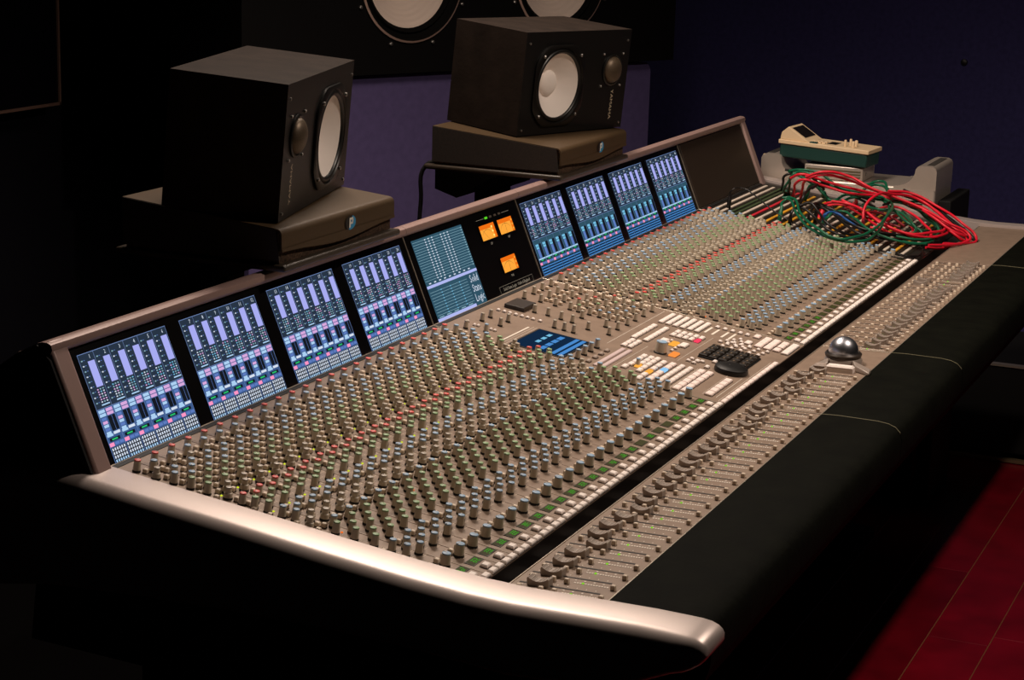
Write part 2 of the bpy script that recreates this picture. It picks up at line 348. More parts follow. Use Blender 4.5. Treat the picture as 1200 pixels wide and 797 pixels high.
# VU panel
vu = [(.2906, .1062), (.3725, .1062), (.333, .0365)]
VUF = emit('vu_amber', (255, 168, 60)); VUD = emit('vu_orange', (240, 112, 20)); VUH = emit('vu_bulb', (255, 214, 110), 1.3); VUN = mat('vu_ink', (60, 24, 4), .6)
for i, (x, s) in enumerate(vu):
    w_, h_ = .068, .0287
    b = MB()
    for a in ((0, w_, -.001, 0), (0, w_, h_, h_+.001), (-.001, 0, -.001, h_+.001), (w_, w_+.001, -.001, h_+.001)): b.box(*a, 0, .002)
    v = mk('vu_meter', b, BEZEL, con, M=at(SCRN, XL+x, s))
    b = MB(); b.recalc = False; b.quad(0, w_, 0, h_, .0003, 0); b.quad(0, w_, h_*.72, h_, .0005, 1); b.quad(w_*.86, w_, 0, h_, .0006, 1)
    for k in range(9):                                    # printed scale arc
        a = math.radians(40+100*k/9); a2 = math.radians(40+100*(k+1)/9); r = .026
        b.add([(w_*.45+r*1.0*math.cos(t)*1.1, -.007+rr_*math.sin(t), .0006) for t, rr_ in ((a, r), (a2, r), (a2, r+.0006), (a, r+.0006))], [(0, 1, 2, 3)], 2)
    xn = (.10, .40, .42)[i]*w_+.006
    b.add([(w_*.45, .001, .0008), (w_*.45+.0007, .001, .0008), (xn+.0007, .0205, .0008), (xn, .0205, .0008)], [(0, 1, 2, 3)], 2)
    mk('vu_face', b, [VUF, VUD, VUN], v)
    b = MB()
    for k in range(3): b.lathe([(.0022, .0006), (.0018, .0018), (.0006, .0022)], 10, 0, c=(w_*(.80 if i == 0 else .93), .005+k*.0085, 0))
    mk('vu_bulb', b, VUH if i == 0 else VUF, v, smooth=50)
b = MB(); b.recalc = False
for x, s, t in ((.3243, .0976, 'L/F'), (.4059, .0986, 'R/F'), (.3646, .0275, 'PHS')): b.inst(text_mb(t, .0065), T(XL+x, s, .0008))
for a in ((.292, .4447, .0150, .0154), (.292, .4447, .0016, .0020), (.292, .2924, .0016, .0154), (.4443, .4447, .0016, .0154)): b.quad(XL+a[0], XL+a[1], a[2], a[3], .0008)
b.inst(text_mb('Solid State Logic  Oxford England', .0088), T(XL+.368, .0083, .0008, 0, 1.02, 1))
b.quad(XL+.2904, XL+.3243, .1459, .1464, .0008); b.quad(XL+.4058, XL+.4387, .1459, .1464, .0008)
part('bridge_print', b, emit('print_lit', (150, 138, 122)), SCRN)
for i, x in enumerate((.3354, .3545, .3755, .3948)):
    b = MB(); b.bbox(XL+x-.005, XL+x+.005, .1442, .1482, 0, .0012, .0004)
    part('bridge_lamp', b, emit('lamp_green', (90, 210, 40)) if i == 0 else mat('lamp_off', (90, 82, 74), .5), SCRN)

# ------------------------------------------------------------------ knobs, buttons, faders
def knob_proto(r, h, n=12):
    a = MB(); a.lathe([(r*1.12, 0), (r*1.12, .0022), (r*1.04, .0030)], n, 0, False)
    a.lathe([(r*1.04, .0030), (r*.90, h-.0022), (r*.90, h-.002)], n, 1, True)
    c = MB(); c.lathe([(r*.86, h-.0022), (r*.92, h-.0012), (r*.86, h-.0003), (r*.45, h+.0003)], n, 0)
    c.box(-r*.07, r*.07, 0, r*.85, h-.0004, h+.0006, 1)
    return a, c
def dual_proto(n=12):
    a = MB(); a.lathe([(.0066, 0), (.0066, .0020), (.0060, .0028)], n, 0, False); a.lathe([(.0060, .0028), (.0056, .0085), (.0044, .0095), (.0041, .0150)], n, 1)
    c = MB(); c.lathe([(.0041, .0149), (.0043, .0156), (.0040, .0166), (.0020, .0170)], n, 0); c.box(-.0004, .0004, 0, .0038, .0165, .0174, 1)
    return a, c
KP = dict(n=knob_proto(.0050, .0175), big=knob_proto(.0064, .0180, 14), d=dual_proto(), enc=knob_proto(.0105, .022, 20), s=knob_proto(.0040, .0155))
KNOBS = []; BUTTONS = []; KEYS = []
ROWS = [(34, .28, 'red', 'n'), (49, .66, 'blue', 'n'), (66, .20, 'grey', 'd'), (80, .70, 'blue', 'n'), (92, .25, 'blue', 'n'), (106, .71, 'blue', 'n'), (117, .28, 'green', 'n'), (131, .71, 'green', 'n'), (142, .28, 'green', 'n'),
        (157, .85, 'grey', 'd'), (169, .44, 'grey', 'd'), (193, .32, 'red', 'n'), (202, .77, 'red', 'n'), (211, .32, 'green', 'n'), (222, .80, 'green', 'n'), (230, .36, 'green', 'n'),
        (252, .32, 'blue', 'n'), (261, .80, 'blue', 'n'), (270, .36, 'blue', 'n'), (284, .70, 'grey', 'd'), (295, .16, 'grey', 'd'), (315, .80, 'blue', 'n'), (328, .39, 'green', 'n'),
        (342, .81, 'green', 'n'), (355, .39, 'green', 'n'), (371, .80, 'green', 'n'), (383, .40, 'green', 'n'), (407, .42, 'blue', 'n'), (417, .87, 'blue', 'n'), (427, .40, 'blue', 'n'), (436, .85, 'blue', 'n'), (477, .61, 'blue', 'big')]
BROWS = [(45, .40), (55, .98), (63, .97), (76, .45), (88, .97), (100, .46), (112, .99), (124, .50), (137, .03), (150, .62), (160, .12), (182, .47), (200, .45), (216, .10), (240, .08), (255, .56), (278, .10), (299, .52), (307, .60), (309, .12), (402, .13), (465, .11), (465, .63)]
pr = MB(); pr.recalc = False
for bank in (0, XR):
    for k in range(24):
        X = bank+.04*k
        for v, c, col, ty in ROWS: KNOBS.append((X+c*.04, v/1000, ty, col))
        for v, c in BROWS: BUTTONS.append((X+c*.04, v/1000))
        KEYS.append((X+.49*.04, .5165, .0125, .0102, 'w')); KEYS.append((X+.27*.04, .5300, .0155, .0088, 'w')); KEYS.append((X+.73*.04, .5300, .0155, .0088, 'w'))
        pr.quad(X+.0002, X+.0008, -L2, -.455, .0003)
        for v, c, col, ty in ROWS:                          # printed ticks and captions by each knob
            x = X+c*.04
            for a in (225, 270-180, 315-360+0, 180, 0):
                t = math.radians(a); r0, r1 = .0070, .0083; nx, ny = -math.sin(t)*.0003, math.cos(t)*.0003; cx, cy = math.cos(t), math.sin(t)
                y = -v/1000
                pr.add([(x+cx*r0+nx, y+cy*r0+ny, .0003), (x+cx*r0-nx, y+cy*r0-ny, .0003), (x+cx*r1-nx, y+cy*r1-ny, .0003), (x+cx*r1+nx, y+cy*r1+ny, .0003)], [(3, 2, 1, 0)])
            pr.quad(x-.006, x-.001, -v/1000-.0086, -v/1000-.0078, .0003); pr.quad(x+.001, x+.005, -v/1000-.0086, -v/1000-.0078, .0003)
# ---- centre section (channel units 24..36, v in mm)
cu_ = .04
def K(c, v, col='grey', ty='n'): KNOBS.append((c*cu_, v/1000, ty, col))
def key(c, v, w, h, m='w'): KEYS.append((c*cu_, v/1000, w, h, m))
def B(c, v): BUTTONS.append((c*cu_, v/1000))
for c, v in ((26.53, 47), (27.37, 48), (26.51, 83), (27.41, 82), (24.82, 47), (31.73, 38), (29.94, 90), (29.99, 116), (28.38, 156), (28.38, 175), (28.38, 193), (29.94, 143), (29.89, 166), (31.0, 167), (29.46, 204), (30.59, 221), (30.67, 243), (29.51, 244)):
    K(c, v, 'grey', 's')
K(25.09, 81, 'blue', 's')
for c in (31.79, 32.84, 33.95, 35.11): K(c, 245, 'grey', 's')
cols = ['grey', 'grey', 'blue', 'grey', 'green', 'blue', 'red', 'grey']
for r, v in enumerate((37, 69, 99, 129, 146, 168, 188, 206, 224)):
    for j, c in enumerate((31.87, 32.9, 33.9, 35.0)):
        if (r < 1 and j == 0): continue
        K(c, v, cols[(r*3+j*5) % 8] if r > 2 else 'grey', 's')
        B(c+.42, v+4); B(c+.45, v+14) if r % 2 else None
for c in (27.09, 26.35, 25.62, 24.85): K(c, 259, 'blue', 'n')
for c, v in ((25.82, 32), (25.59, 50), (25.60, 57), (25.74, 69), (25.58, 82), (25.55, 90)): key(c, v, .006, .004)
for v in (39, 51, 62, 74, 86, 97, 108, 122): key(28.75, v, .006, .0055)
for c in (24.83, 25.61, 26.31, 26.99): key(c, 280, .012, .007, 'b')
for j in range(6):                                          # six bars of four keys
    for i in range(4): key(33.80+i*.50, 284+j*14.2, .0172, .0088)
for v in (284, 307):
    for i in range(6): key(30.2+i*.5, v, .0165, .0095)
for v in (289, 301):
    for i in range(3): key(28.55+i*.48, v, .0155, .0085)
for j in range(5):
    for i in range(2): key(32.12+i*.62, 331+j*11.7, .018, .0085, 'red' if (j == 4 and i == 0) else 'w')
for c, v, m in ((30.76, 332, 'w'), (30.67, 353, 'or'), (30.84, 369, 'w'), (29.04, 376, 'or2')): key(c, v, .026, .013, m)
for i in range(3):
    for j in range(2): key(30.2+i*.45-.6*j, 342+22*j, .007, .005)
K(28.9, 352, 'blue', 'enc')
key(25.46, 337, .018, .009)
for i in range(4): key(26.02+i*.53, 340, .0165, .009)
for i in range(4): key(26.02+i*.53, 353, .0165, .009, 'or' if i == 0 else 'w')
for i in range(5): key(25.46+i*.55, 364, .0175, .009)
for i in range(6): key(24.4+i*.60, 379, .0185, .009, 'or' if i == 2 else 'w')
for i in range(6): key(24.7+i*.55, 395, .0185, .0105, 'bl' if i in (3,) else 'pk')
K(26.0, 352, 'blue', 's')
for v in (411, 426):
    for i in range(7): key(24.85+i*.45, v, .0155, .0085)
for v in (446, 461):
    for i in range(6): key(24.45+i*.62, v, .0208, .0115, 'pk')
for i in range(5): key(24.85+i*.60, 499, .0200, .0125, 'pk')
for i in range(13): key(24.35+i*.605, 531, .0205, .0085, 'pk')
for c, v, w_ in ((29.58, 445, .012), (28.49, 445, .012), (28.74, 407, .006), (29.15, 408, .006), (29.01, 420, .010), (29.11, 428, .006), (28.59, 419, .006)): key(c, v, w_, .007)
for v in (375, 390, 405, 420, 434): key(35.27, v, .010, .007)
key(35.38, 452, .020, .011, 'pk'); key(33.97, 452, .020, .011, 'w')
for v in (473, 490): key(33.98, v, .024, .013, 'pk'); key(34.65, v, .024, .013, 'pk'); key(35.3, v, .022, .013, 'pk')
for c in (33.99, 34.70, 35.30): key(c, 507, .020, .012, 'pk')
for i in range(3): key(33.95+i*.68, 525, .026, .013, 'w')
for i in range(4):
    for j in range(5): key(31.9+i*.46-.12*j*0, 420+j*17+i*3, .0075, .006)
for i in range(4):
    for j in range(4): key(33.0+i*.4, 410+i*8+j*14.5-40*0, .0075, .006) if (33.0+i*.4) < 33.6 or (410+i*8+j*14.5) < 446 else None

def dist(x, v): 
    p = nM @ np.array([x, -v, 0, 1]); return math.dist(p[:3], CAM)
KNOBS.sort(key=lambda k: dist(k[0], k[1])); BUTTONS.sort(key=lambda k: dist(*k)); KEYS.sort(key=lambda k: dist(k[0], k[1])/ (k[2]*k[3])**.5)
KM = {t: a.mesh('knob', [KSKIRT, KBODY], 40) for t, (a, c) in KP.items()}
CM = {(t, col): c.mesh('cap', [CAPS[col], INK], 40) for t, (a, c) in KP.items() for col in CAPS}
rest = MB(); restc = {}
order = ['red', 'blue', 'green', 'grey']
near = [k for k in KNOBS if k[2] == 'enc']+[k for k in KNOBS if k[2] != 'enc'][:299]
nset = set(id(k) for k in near)
for kb in KNOBS:
    x, v, t, col = kb; rz = random.uniform(-2.2, 2.2)
    if id(kb) in nset:
        o = ob('knob', KM[t], con, M=at(MAIN, x, -v, 0, rz)); ob('cap', CM[(t, col)], o)
    else:
        a, c = KP[t]; M = T(x, -v, 0, rz); rest.inst(a, M)
        n0 = len(rest.m); rest.inst(c, M)
        for i in range(n0, len(rest.m)): rest.m[i] = 2+order.index(col) if rest.m[i] == 0 else 6
o = part('more_knobs', rest, [KSKIRT, KBODY]+[CAPS[c] for c in order]+[INK], smooth=40); o['kind'] = 'stuff'; o['label'] = 'remaining rows of small knobs with coloured caps'
# small buttons
a = MB(); a.box(-.0034, .0034, -.0034, .0034, 0, .0008, 1); a.bbox(-.0031, .0031, -.0031, .0031, 0, .0062, .0008, 0)
bm_ = a.mesh('button', [BTN, KSKIRT]); rest = MB()
for i, (x, v) in enumerate(BUTTONS):
    if i < 300: ob('button', bm_, con, M=at(MAIN, x, -v))
    else: rest.inst(a, T(x, -v))
o = part('more_buttons', rest, [BTN, KSKIRT]); o['kind'] = 'stuff'; o['label'] = 'remaining small square beige buttons'
KEYM = dict(w=KEY, pk=mat('key_pink_white', (252, 234, 226), .45), b=mat('key_taupe', (166, 150, 138), .5), red=emit('key_lit_red', (255, 70, 100)), or_=None)
KEYM['or'] = emit('key_lit_orange', (255, 176, 70)); KEYM['or2'] = emit('key_lit_amber', (255, 150, 70)); KEYM['bl'] = emit('key_lit_blue', (150, 205, 245))
kmesh = {}; rest = MB(); KL = ['w', 'pk', 'b', 'red', 'or', 'or2', 'bl']
for i, (x, v, w_, h_, m_) in enumerate(KEYS):
    key_ = (round(w_, 4), round(h_, 4), m_)
    a = MB(); a.box(-w_/2-.0006, w_/2+.0006, -h_/2-.0006, h_/2+.0006, 0, .0006, 1); a.bbox(-w_/2, w_/2, -h_/2, h_/2, 0, .0044, .0014, 0)
    if i < 300:
        if key_ not in kmesh: kmesh[key_] = a.mesh('key', [KEYM[m_], KSKIRT])
        ob('key', kmesh[key_], con, M=at(MAIN, x, -v))
    else:
        n0 = len(rest.m); rest.inst(a, T(x, -v))
        for j in range(n0, len(rest.m)): rest.m[j] = 7 if rest.m[j] else KL.index(m_)
if rest.v:
    o = part('more_keys', rest, [KEYM[k] for k in KL]+[KSKIRT]); o['kind'] = 'stuff'; o['label'] = 'remaining pale push keys'
# LEDs on the panel and LCD readouts
a = MB(); a.bbox(-.0012, .0012, -.0012, .0012, 0, .0014, .0004)
LEDY = a.mesh('indicator_lamp', emit('led_yellow', (214, 230, 40))); LEDO = a.mesh('indicator_lamp', emit('led_orange', (255, 120, 40))); LEDG = a.mesh('indicator_lamp', emit('led_green', (130, 220, 30)))
LG = emit('lcd_green', (70, 205, 40)); LD = mat('lcd_dark', (62, 64, 36), .6, 0, .1)
a = MB(); a.bbox(0, .0300, -.0142, 0, 0, .0008, .0004); lcdm = a.mesh('readout', mat('lcd_frame', (58, 54, 40), .4))
for bank in (0, XR):
    for k in range(24):
        X = bank+.04*k
        if bank == 0 or k % 3 == 0:
            ob('indicator_lamp', LEDY, con, M=at(MAIN, X+.50*.04, -.158)); 
            if bank == 0: ob('indicator_lamp', LEDY, con, M=at(MAIN, X+.57*.04, -.234))
        if (k % 7 == 0 or k == 5): ob('indicator_lamp', LEDO, con, M=at(MAIN, X+.63*.04, -.332))
        l = ob('readout', lcdm, con, M=at(MAIN, X+.23*.04, -.4915))
        b = MB(); b.recalc = False; b.quad(.0015, .0285, -.0130, -.0012, .0010, 0)
        if not (bank == 0 and k in (16, 18, 19) or bank and k > 5):
            for d in range(3):
                xx = .010+.0048*d
                for s_ in [(0, .0030, .0, .0007), (0, .0030, .0036, .0043), (0, .0030, .0072, .0079), (0, .0007, 0, .004), (.0023, .0030, .0036, .0079)]:
                    if rr.random() < .85: b.quad(xx+s_[0], xx+s_[1], -.0118+s_[2], -.0118+s_[3], .0012, 1)
        mk('readout_digits', b, [LD, LG], l)
# printed legend
o = part('panel_print', pr, mat('legend_ink', (214, 196, 172), .6)); o['kind'] = 'stuff'
# centre LCD, strips, keypad, jog wheel
b = MB(); b.bbox(24.3*cu_, 27.62*cu_, -.241, -.139, 0, .0012, .0006); l = part('touch_display', b, BLACK)
b = MB(); b.recalc = False; x0, x1 = 24.42*cu_, 27.5*cu_; q = lambda a, c_, y0, y1, z, c: b.quad(x0+(x1-x0)*a, x0+(x1-x0)*c_, -.237+.094*y0, -.237+.094*y1, z, SI[c])
q(0, 1, 0, 1, .0016, 'deep')
for i in range(4): q(.1+.21*i, .27+.21*i, .42, .52, .002, 'blue')
for i in range(3): q(.35+.2*i, .48+.2*i, .66, .74, .002, 'cyan')
q(.02, .98, .16, .24, .002, 'blue'); q(.02, .98, .03, .11, .002, 'blue'); 
mk('display_image', b, SM, l)
b = MB()
for v in (297, 309.5): b.bbox(24.5*cu_, 27.95*cu_, -v/1000-.004, -v/1000+.004, 0, .003, .001)
part('label_strip', b, mat('strip_lilac', (206, 186, 184), .5))
b = MB(); b.recalc = False
b.quad(24.65*cu_, 27.5*cu_, -.1235, -.1205, .0004); 
for i in range(4):
    for v, c in ((366, 33.97), (381, 33.9), (400, 33.85), (414, 33.85)): pass
for v, c in ((366, 33.97), (381, 33.9), (400, 33.85), (414, 33.85)): b.quad(c*cu_, (c+1.15)*cu_, -v/1000-.003, -v/1000+.0012, .0004)
for y0, y1, xa, xb in ((-.513, -.5122, 24.66, 28.3), (-.4885, -.488, 24.66, 28.3), (-.522, -.5214, 24.3, 31.9), (-.392, -.3914, 28.4, 33.4), (-.129, -.1284, 24.3, 27.7), (-.135, -.1344, 24.3, 27.7), (-.262, -.2612, 28.2, 35.8), (-.322, -.3214, 24.3, 29.4), (-.436, -.4354, 24.3, 28.0)):
    b.quad(xa*cu_, xb*cu_, y0, y1, .0004)
o = part('centre_print', b, INK); o['kind'] = 'stuff'
b = MB(); b.bbox(29.78*cu_, 31.92*cu_, -.502, -.410, 0, .003, .001); kp = part('keypad', b, BLACKM)
for i in range(4):
    for j in range(5):
        b = MB(); cx = (30.06+i*.53)*cu_; cy = -.4185-j*.0183; b.bbox(cx-.0092, cx+.0092, cy-.0078, cy+.0078, 0, .0075, .0016, 0); b.quad(cx-.004, cx+.003, cy-.001, cy+.0012, .0077, 1)
        mk('pad_key', b, [mat('pad_key_black', (34, 28, 22), .4), mat('pad_print', (120, 100, 80), .6)], kp)
ob('indicator_lamp', a.mesh('indicator_lamp', emit('led_amber', (255, 176, 60))) if False else LEDO, con, M=at(MAIN, 31.8*cu_, -.438, .004))
b = MB(); b.lathe([(.0295, 0), (.030, .004), (.0285, .009), (.024, .0115), (.012, .0125)], 32, 0); b.lathe([(.0016, .012), (.0016, .0128)], 10, 1, c=(-.001, .004, 0))
part('jog_wheel', b, [BLACK, STEEL], at(MAIN, 28.86*cu_, -.4845), smooth=35)

# faders
prof = [(-.0138, 0), (-.0142, .0070), (-.0138, .0096), (-.0126, .0100), (-.009, .0078), (-.0045, .0062), (0, .0057), (.0045, .0062), (.009, .0078), (.0126, .0100), (.0138, .0096), (.0142, .0070), (.0138, 0)]
b = MB(); b.extrude(prof, -.0075, .0075, 0); capm = b.mesh('fader_cap', DKMETAL)
b = MB()
for i in range(2, 10):
    y, z = prof[i]; b.box(-.0071, .0071, y-.0003, y+.0003, z-.001, z+.0006)
ribm = b.mesh('grip_ribs', mat('fader_rib', (196, 184, 172), .35, .2))
b = MB(); b.box(-.0016, .0016, -.112, -.008, -.002, .0004); slotm = b.mesh('fader_slot', SLOT)
fb = MB(); fb.bbox(-.0028, .0028, -.0028, .0028, 0, .0062, .0008); fbm = fb.mesh('fader_button', BTN)
dots = MB(); dots.recalc = False
rf = random.Random(11)
def fader_set(X, pos):
    ob('fader_slot', slotm, con, M=at(FADR, X+.67*.04, 0))
    c = ob('fader_cap', capm, con, M=at(FADR, X+.67*.04, -pos)); ob('grip_ribs', ribm, c)
    for v, u in ((.0165, .10), (.044, .15), (.0615, .14), (.121, .18)): ob('fader_button', fbm, con, M=at(FADR, X+u*.04, -v))
    for i in range(13): dots.quad(X+.29*.04-.0016, X+.29*.04+.0016, -.070-i*.0035-.0012, -.070-i*.0035+.0012, .0004)
    for v in (.014, .025, .035, .055, .068, .08, .092, .104): dots.quad(X+.50*.04-.0014, X+.50*.04+.0014, -v-.0012, -v+.0012, .0004); dots.quad(X+.84*.04-.0012, X+.84*.04+.0012, -v-.0006, -v+.0006, .0004)
    ob('indicator_lamp', LEDG, con, M=at(FADR, X+.29*.04, -.078-.005*rf.random()))
for k in range(24):
    fader_set(.04*k, .0335+(rf.choice([0, 0, 0, .003, .006, .014]) if k > 3 else rf.random()*.002))
for k in range(24): fader_set(XR+.04*k, .092+rf.choice([0, 0, -.004, .004, -.012 if k % 5 == 0 else 0]) if k not in (16, 17) else .035)
for k in range(7): fader_set(XL+.004+.04*k, .034+rf.choice([0, .004, .016]))
o = part('fader_scale_print', dots, INK, FADR); o['kind'] = 'stuff'

# ---- patchbay
b = MB(); b.bbox(XE+.014, XB+.03, -.532, 0, -.012, -.001, .001); part('patchbay_frame', b, mat('patch_black', (30, 25, 21), .5))
rows = []; v = 25
seq = ['w', 'w', 'g', 'g', 'w', 'r', 'w', 'y', 'w', 'y', 'w', 'y', 'w', 'w', 'y', 'w', 'y', 'w', 'w', 'y', 'w', 'w', 'y', 'w']
vv = [25, 45, 63, 77, 90, 112, 132, 155, 174, 195, 216]
while len(vv) < len(seq): vv.append(vv[-1]+21)
PC = dict(w=mat('strip_white', (214, 200, 184), .5), g=mat('strip_green', (62, 78, 50), .5), r=mat('strip_red', (206, 40, 56), .5), y=mat('strip_yellow', (226, 164, 44), .5))
xa, xb = XE+.035, XB-.012
sock = MB()
for v, c in zip(vv, seq):
    if v > 520: break
    b = MB(); b.bbox(xa, xb, -v/1000-.0035, -v/1000+.0035, -.001, .0018, .0005); part('label_strip', b, PC[c])
    if v+15 < 525:
        for i in range(48): sock.lathe([(.0027, 0), (.0027, .0016), (.0015, .0016), (.0015, -.0)], 8, 0, False, c=(xa+.004+i*.00915, -v/1000-.0105, -.001))
o = part('jack_sockets', sock, mat('jack_metal', (92, 84, 74), .35, .8)); o['kind'] = 'stuff'
# ================================================================== things on and around the console
def cylM(p, d, mb_mats=None):
    d = Vector(d).normalized(); return Matrix.Translation(p) @ d.to_track_quat('Z', 'Y').to_matrix().to_4x4()
# trackball on the fader panel
tb = thing('trackball', 'chrome trackball in a dark cradle on the fader panel', 'trackball', M=at(FADR, 1.325, -.070, 0))
b = MB(); b.lathe([(.034, 0), (.034, .008), (.030, .013), (.026, .013)], 32, 0); mk('cradle', b, DKMETAL, tb, smooth=40)
b = MB(); b.lathe([(.026, .012), (.032, .014), (.033, .018), (.0305, .021), (.027, .019)], 32, 0, False); mk('ring', b, mat('ring_grey', (62, 54, 48), .4, .3), tb, smooth=50)
b = MB(); b.lathe([(.0268*math.cos(t), .022+.0268*math.sin(t)) for t in np.linspace(-.25, math.pi/2-.04, 14)], 32); mk('ball', b, mat('chrome_ball', (196, 198, 206), .32, 1.0, .5), tb, smooth=60)
b = MB(); b.bbox(-.074, -.058, -.036, .012, 0, .012, .003); mk('palm_key', b, KEY, tb)
b = MB(); b.bbox(-.074, -.058, .014, .034, 0, .011, .003); mk('palm_key', b, mat('key_taupe', (166, 150, 138)), tb)
b = MB(); b.add([(-.080, -.066, 0), (-.056, -.064, 0), (-.020, -.020, 0), (-.056, -.036, 0), (-.080, -.066, .006), (-.056, -.064, .008), (-.020, -.020, .013), (-.056, -.036, .011)], [(3, 2, 1, 0), (4, 5, 6, 7), (0, 1, 5, 4), (1, 2, 6, 5), (2, 3, 7, 6), (3, 0, 4, 7)]); mk('palm_rest', b, DKMETAL, tb, bevel=.002)
b = MB(); b.add([(-.080, .040, 0), (-.056, .036, 0), (-.020, .020, 0), (-.056, .014, 0), (-.080, .040, .006), (-.056, .036, .008), (-.020, .020, .013), (-.056, .014, .011)], [(0, 1, 2, 3), (7, 6, 5, 4), (4, 5, 1, 0), (5, 6, 2, 1), (6, 7, 3, 2), (7, 4, 0, 3)]); mk('palm_rest', b, DKMETAL, tb, bevel=.002)
# flat black box on the centre panel
b = MB(); b.bbox(29.50*cu_, 30.88*cu_, -.0765, -.037, .0006, .0085, .0012)
tag(mk('talkback_box', b, mat('box_dark', (46, 38, 31), .5), M=MAIN.copy()), 'flat dark brown box lying on the centre panel below the meters', 'box')

# near-field monitors, pads, shelves
SS = .942
WOOD = mat('cabinet_black', (36, 28, 23), .8, 0, .1, noise=(25, .25), bump=(120, .15))
CONE = mat('cone_white', (238, 228, 220), .7, 0, .2); RUB = mat('surround_black', (16, 15, 14), .4, 0, .5)
BAFF = mat('baffle_black', (14, 13, 12), .42, 0, .5)
MESHG = mat('tweeter_mesh', (92, 78, 62), .45, .5, noise=(1500, .5))
TILT = math.radians(5.0)
def plate_hole(b, w, h, holes, z, mi=0):
    bm = bmesh.new(); es = []
    def loop(pts):
        vs = [bm.verts.new((x, y, z)) for x, y in pts]
        for i in range(len(vs)): es.append(bm.edges.new((vs[i], vs[(i+1) % len(vs)])))
    loop([(-w/2, 0), (w/2, 0), (w/2, h), (-w/2, h)])
    for cx, cy, r in holes: loop([(cx+r*math.cos(t), cy+r*math.sin(t)) for t in np.linspace(0, 2*math.pi, 33)[:-1]])
    bmesh.ops.triangle_fill(bm, use_beauty=True, use_dissolve=False, edges=es); bm.verts.index_update()
    b.add([v.co for v in bm.verts], [[v.index for v in f.verts] for f in bm.faces], mi); bm.free()
def monitor(fbl, yaw, mirror, label):
    Rm = Matrix.Rotation(TILT, 4, 'X') @ Matrix.Rotation(yaw, 4, 'Z')
    w, h, d = .382*SS, .2245*SS, .199*SS
    o0 = Vector(fbl)+Rm.to_3x3() @ Vector((w/2, 0, 0)); Rm.translation = o0
    t = thing('studio_monitor', label, 'speaker', M=Rm, group='white-coned near-field monitors')
    F = Matrix.Rotation(math.pi/2, 4, 'X')                   # local: x right, y up, z out of the baffle
    s = -1 if mirror else 1                                   # right monitor: woofer left, tweeter right
    wx, wy, tx, ty = -s*.064*SS, .106*SS, s*.129*SS, .134*SS
    b = MB(); b.recalc = True
    plate_hole(b, w, h, [(wx, wy, .083*SS), (tx, ty, .030*SS)], 0)
    vs = [(-w/2, 0, 0), (w/2, 0, 0), (w/2, h, 0), (-w/2, h, 0), (-w/2, 0, -d), (w/2, 0, -d), (w/2, h, -d), (-w/2, h, -d)]
    b.add(vs, [(0, 1, 5, 4), (1, 2, 6, 5), (2, 3, 7, 6), (3, 0, 4, 7)], 1); b.add(vs[4:], [(3, 2, 1, 0)], 1)
    for cx, cy, r in ((wx, wy, .083*SS), (tx, ty, .030*SS)):
        b.lathe([(r, 0), (r, -.06), (.001, -.06)], 32, 0, False, c=(cx, cy, 0))
    mk('cabinet', b, [BAFF, WOOD], t, M=F)
    # woofer
    wf = MB()
    oc = []                                                  # squared-off ring: flats on the four sides
    n = 48; vs = []; fs = []
    for i in range(n):
        a = 2*math.pi*i/n; r = .098*SS/max(abs(math.cos(a)), abs(math.sin(a)), .93*1.0)*.93 if False else min(.100, .089/max(abs(math.cos(a)), abs(math.sin(a))))*SS
        for rr_, z in ((r, .0), (r, .004), (r-.003, .0055), (.083*SS, .0055), (.080*SS, .001)): vs.append((rr_*math.cos(a), rr_*math.sin(a), z))
    for i in range(n):
        j = (i+1) % n
        for k in range(4): fs.append((i*5+k, j*5+k, j*5+k+1, i*5+k+1))
    wf.add(vs, fs); W_ = mk('woofer', wf, mat('frame_black', (24, 22, 20), .35, .3), t, smooth=40, M=F @ Matrix.Translation((wx, wy, 0)))
    b = MB(); b.lathe([(r*SS, z) for r, z in ((.081, .001), (.079, .004), (.0755, .0055), (.072, .004), (.0705, .0))], 48, 0, False); mk('surround', b, RUB, W_, smooth=60)
    b = MB(); b.lathe([(r*SS, z*SS) for r, z in ((.0715, .001), (.060, -.008), (.045, -.019), (.028, -.031))], 48, 0, False); mk('cone', b, CONE, W_, smooth=60)
    b = MB(); b.lathe([(r*SS, z*SS) for r, z in ((.029, -.0305), (.0285, -.027), (.024, -.0225), (.016, -.019), (.006, -.0175))], 32, 0); mk('dust_cap', b, CONE, W_, smooth=60)
    for a in (45, 135, 225, 315):
        b = MB(); b.lathe([(.0034, .005), (.0034, .008), (.002, .009)], 10, 0, c=(.0925*SS*math.cos(math.radians(a)), .0925*SS*math.sin(math.radians(a)), 0)); mk('bolt', b, STEEL, W_)
    tw = MB(); tw.lathe([(r*SS, z) for r, z in ((.036, 0), (.036, .003), (.033, .0045), (.030, .003))], 32, 0, False)
    T_ = mk('tweeter', tw, mat('frame_black', (0, 0, 0)), t, smooth=40, M=F @ Matrix.Translation((tx, ty, 0)))
    b = MB(); b.lathe([(.0305*SS*math.cos(k), .001+.016*math.sin(k)) for k in np.linspace(0, math.pi/2-.05, 9)], 32); mk('mesh_dome', b, MESHG, T_, smooth=70)
    for px, py in ((-.036, .036), (.036, .036), (-.036, -.036), (.036, -.036)):
        b = MB(); b.lathe([(.0026, 0), (.0026, .003), (.0014, .004)], 10, 0, c=(tx+px*SS, ty+py*SS, 0)); mk('bolt', b, STEEL, t, M=F)
    for px, py in ((-.178, .012), (.178, .012), (-.178, .20), (.178, .20)):
        b = MB(); b.lathe([(.0024, 0), (.0024, .0025), (.0014, .003)], 8, 0, c=(px*SS, py*SS, 0)); mk('bolt', b, STEEL, t, M=F)
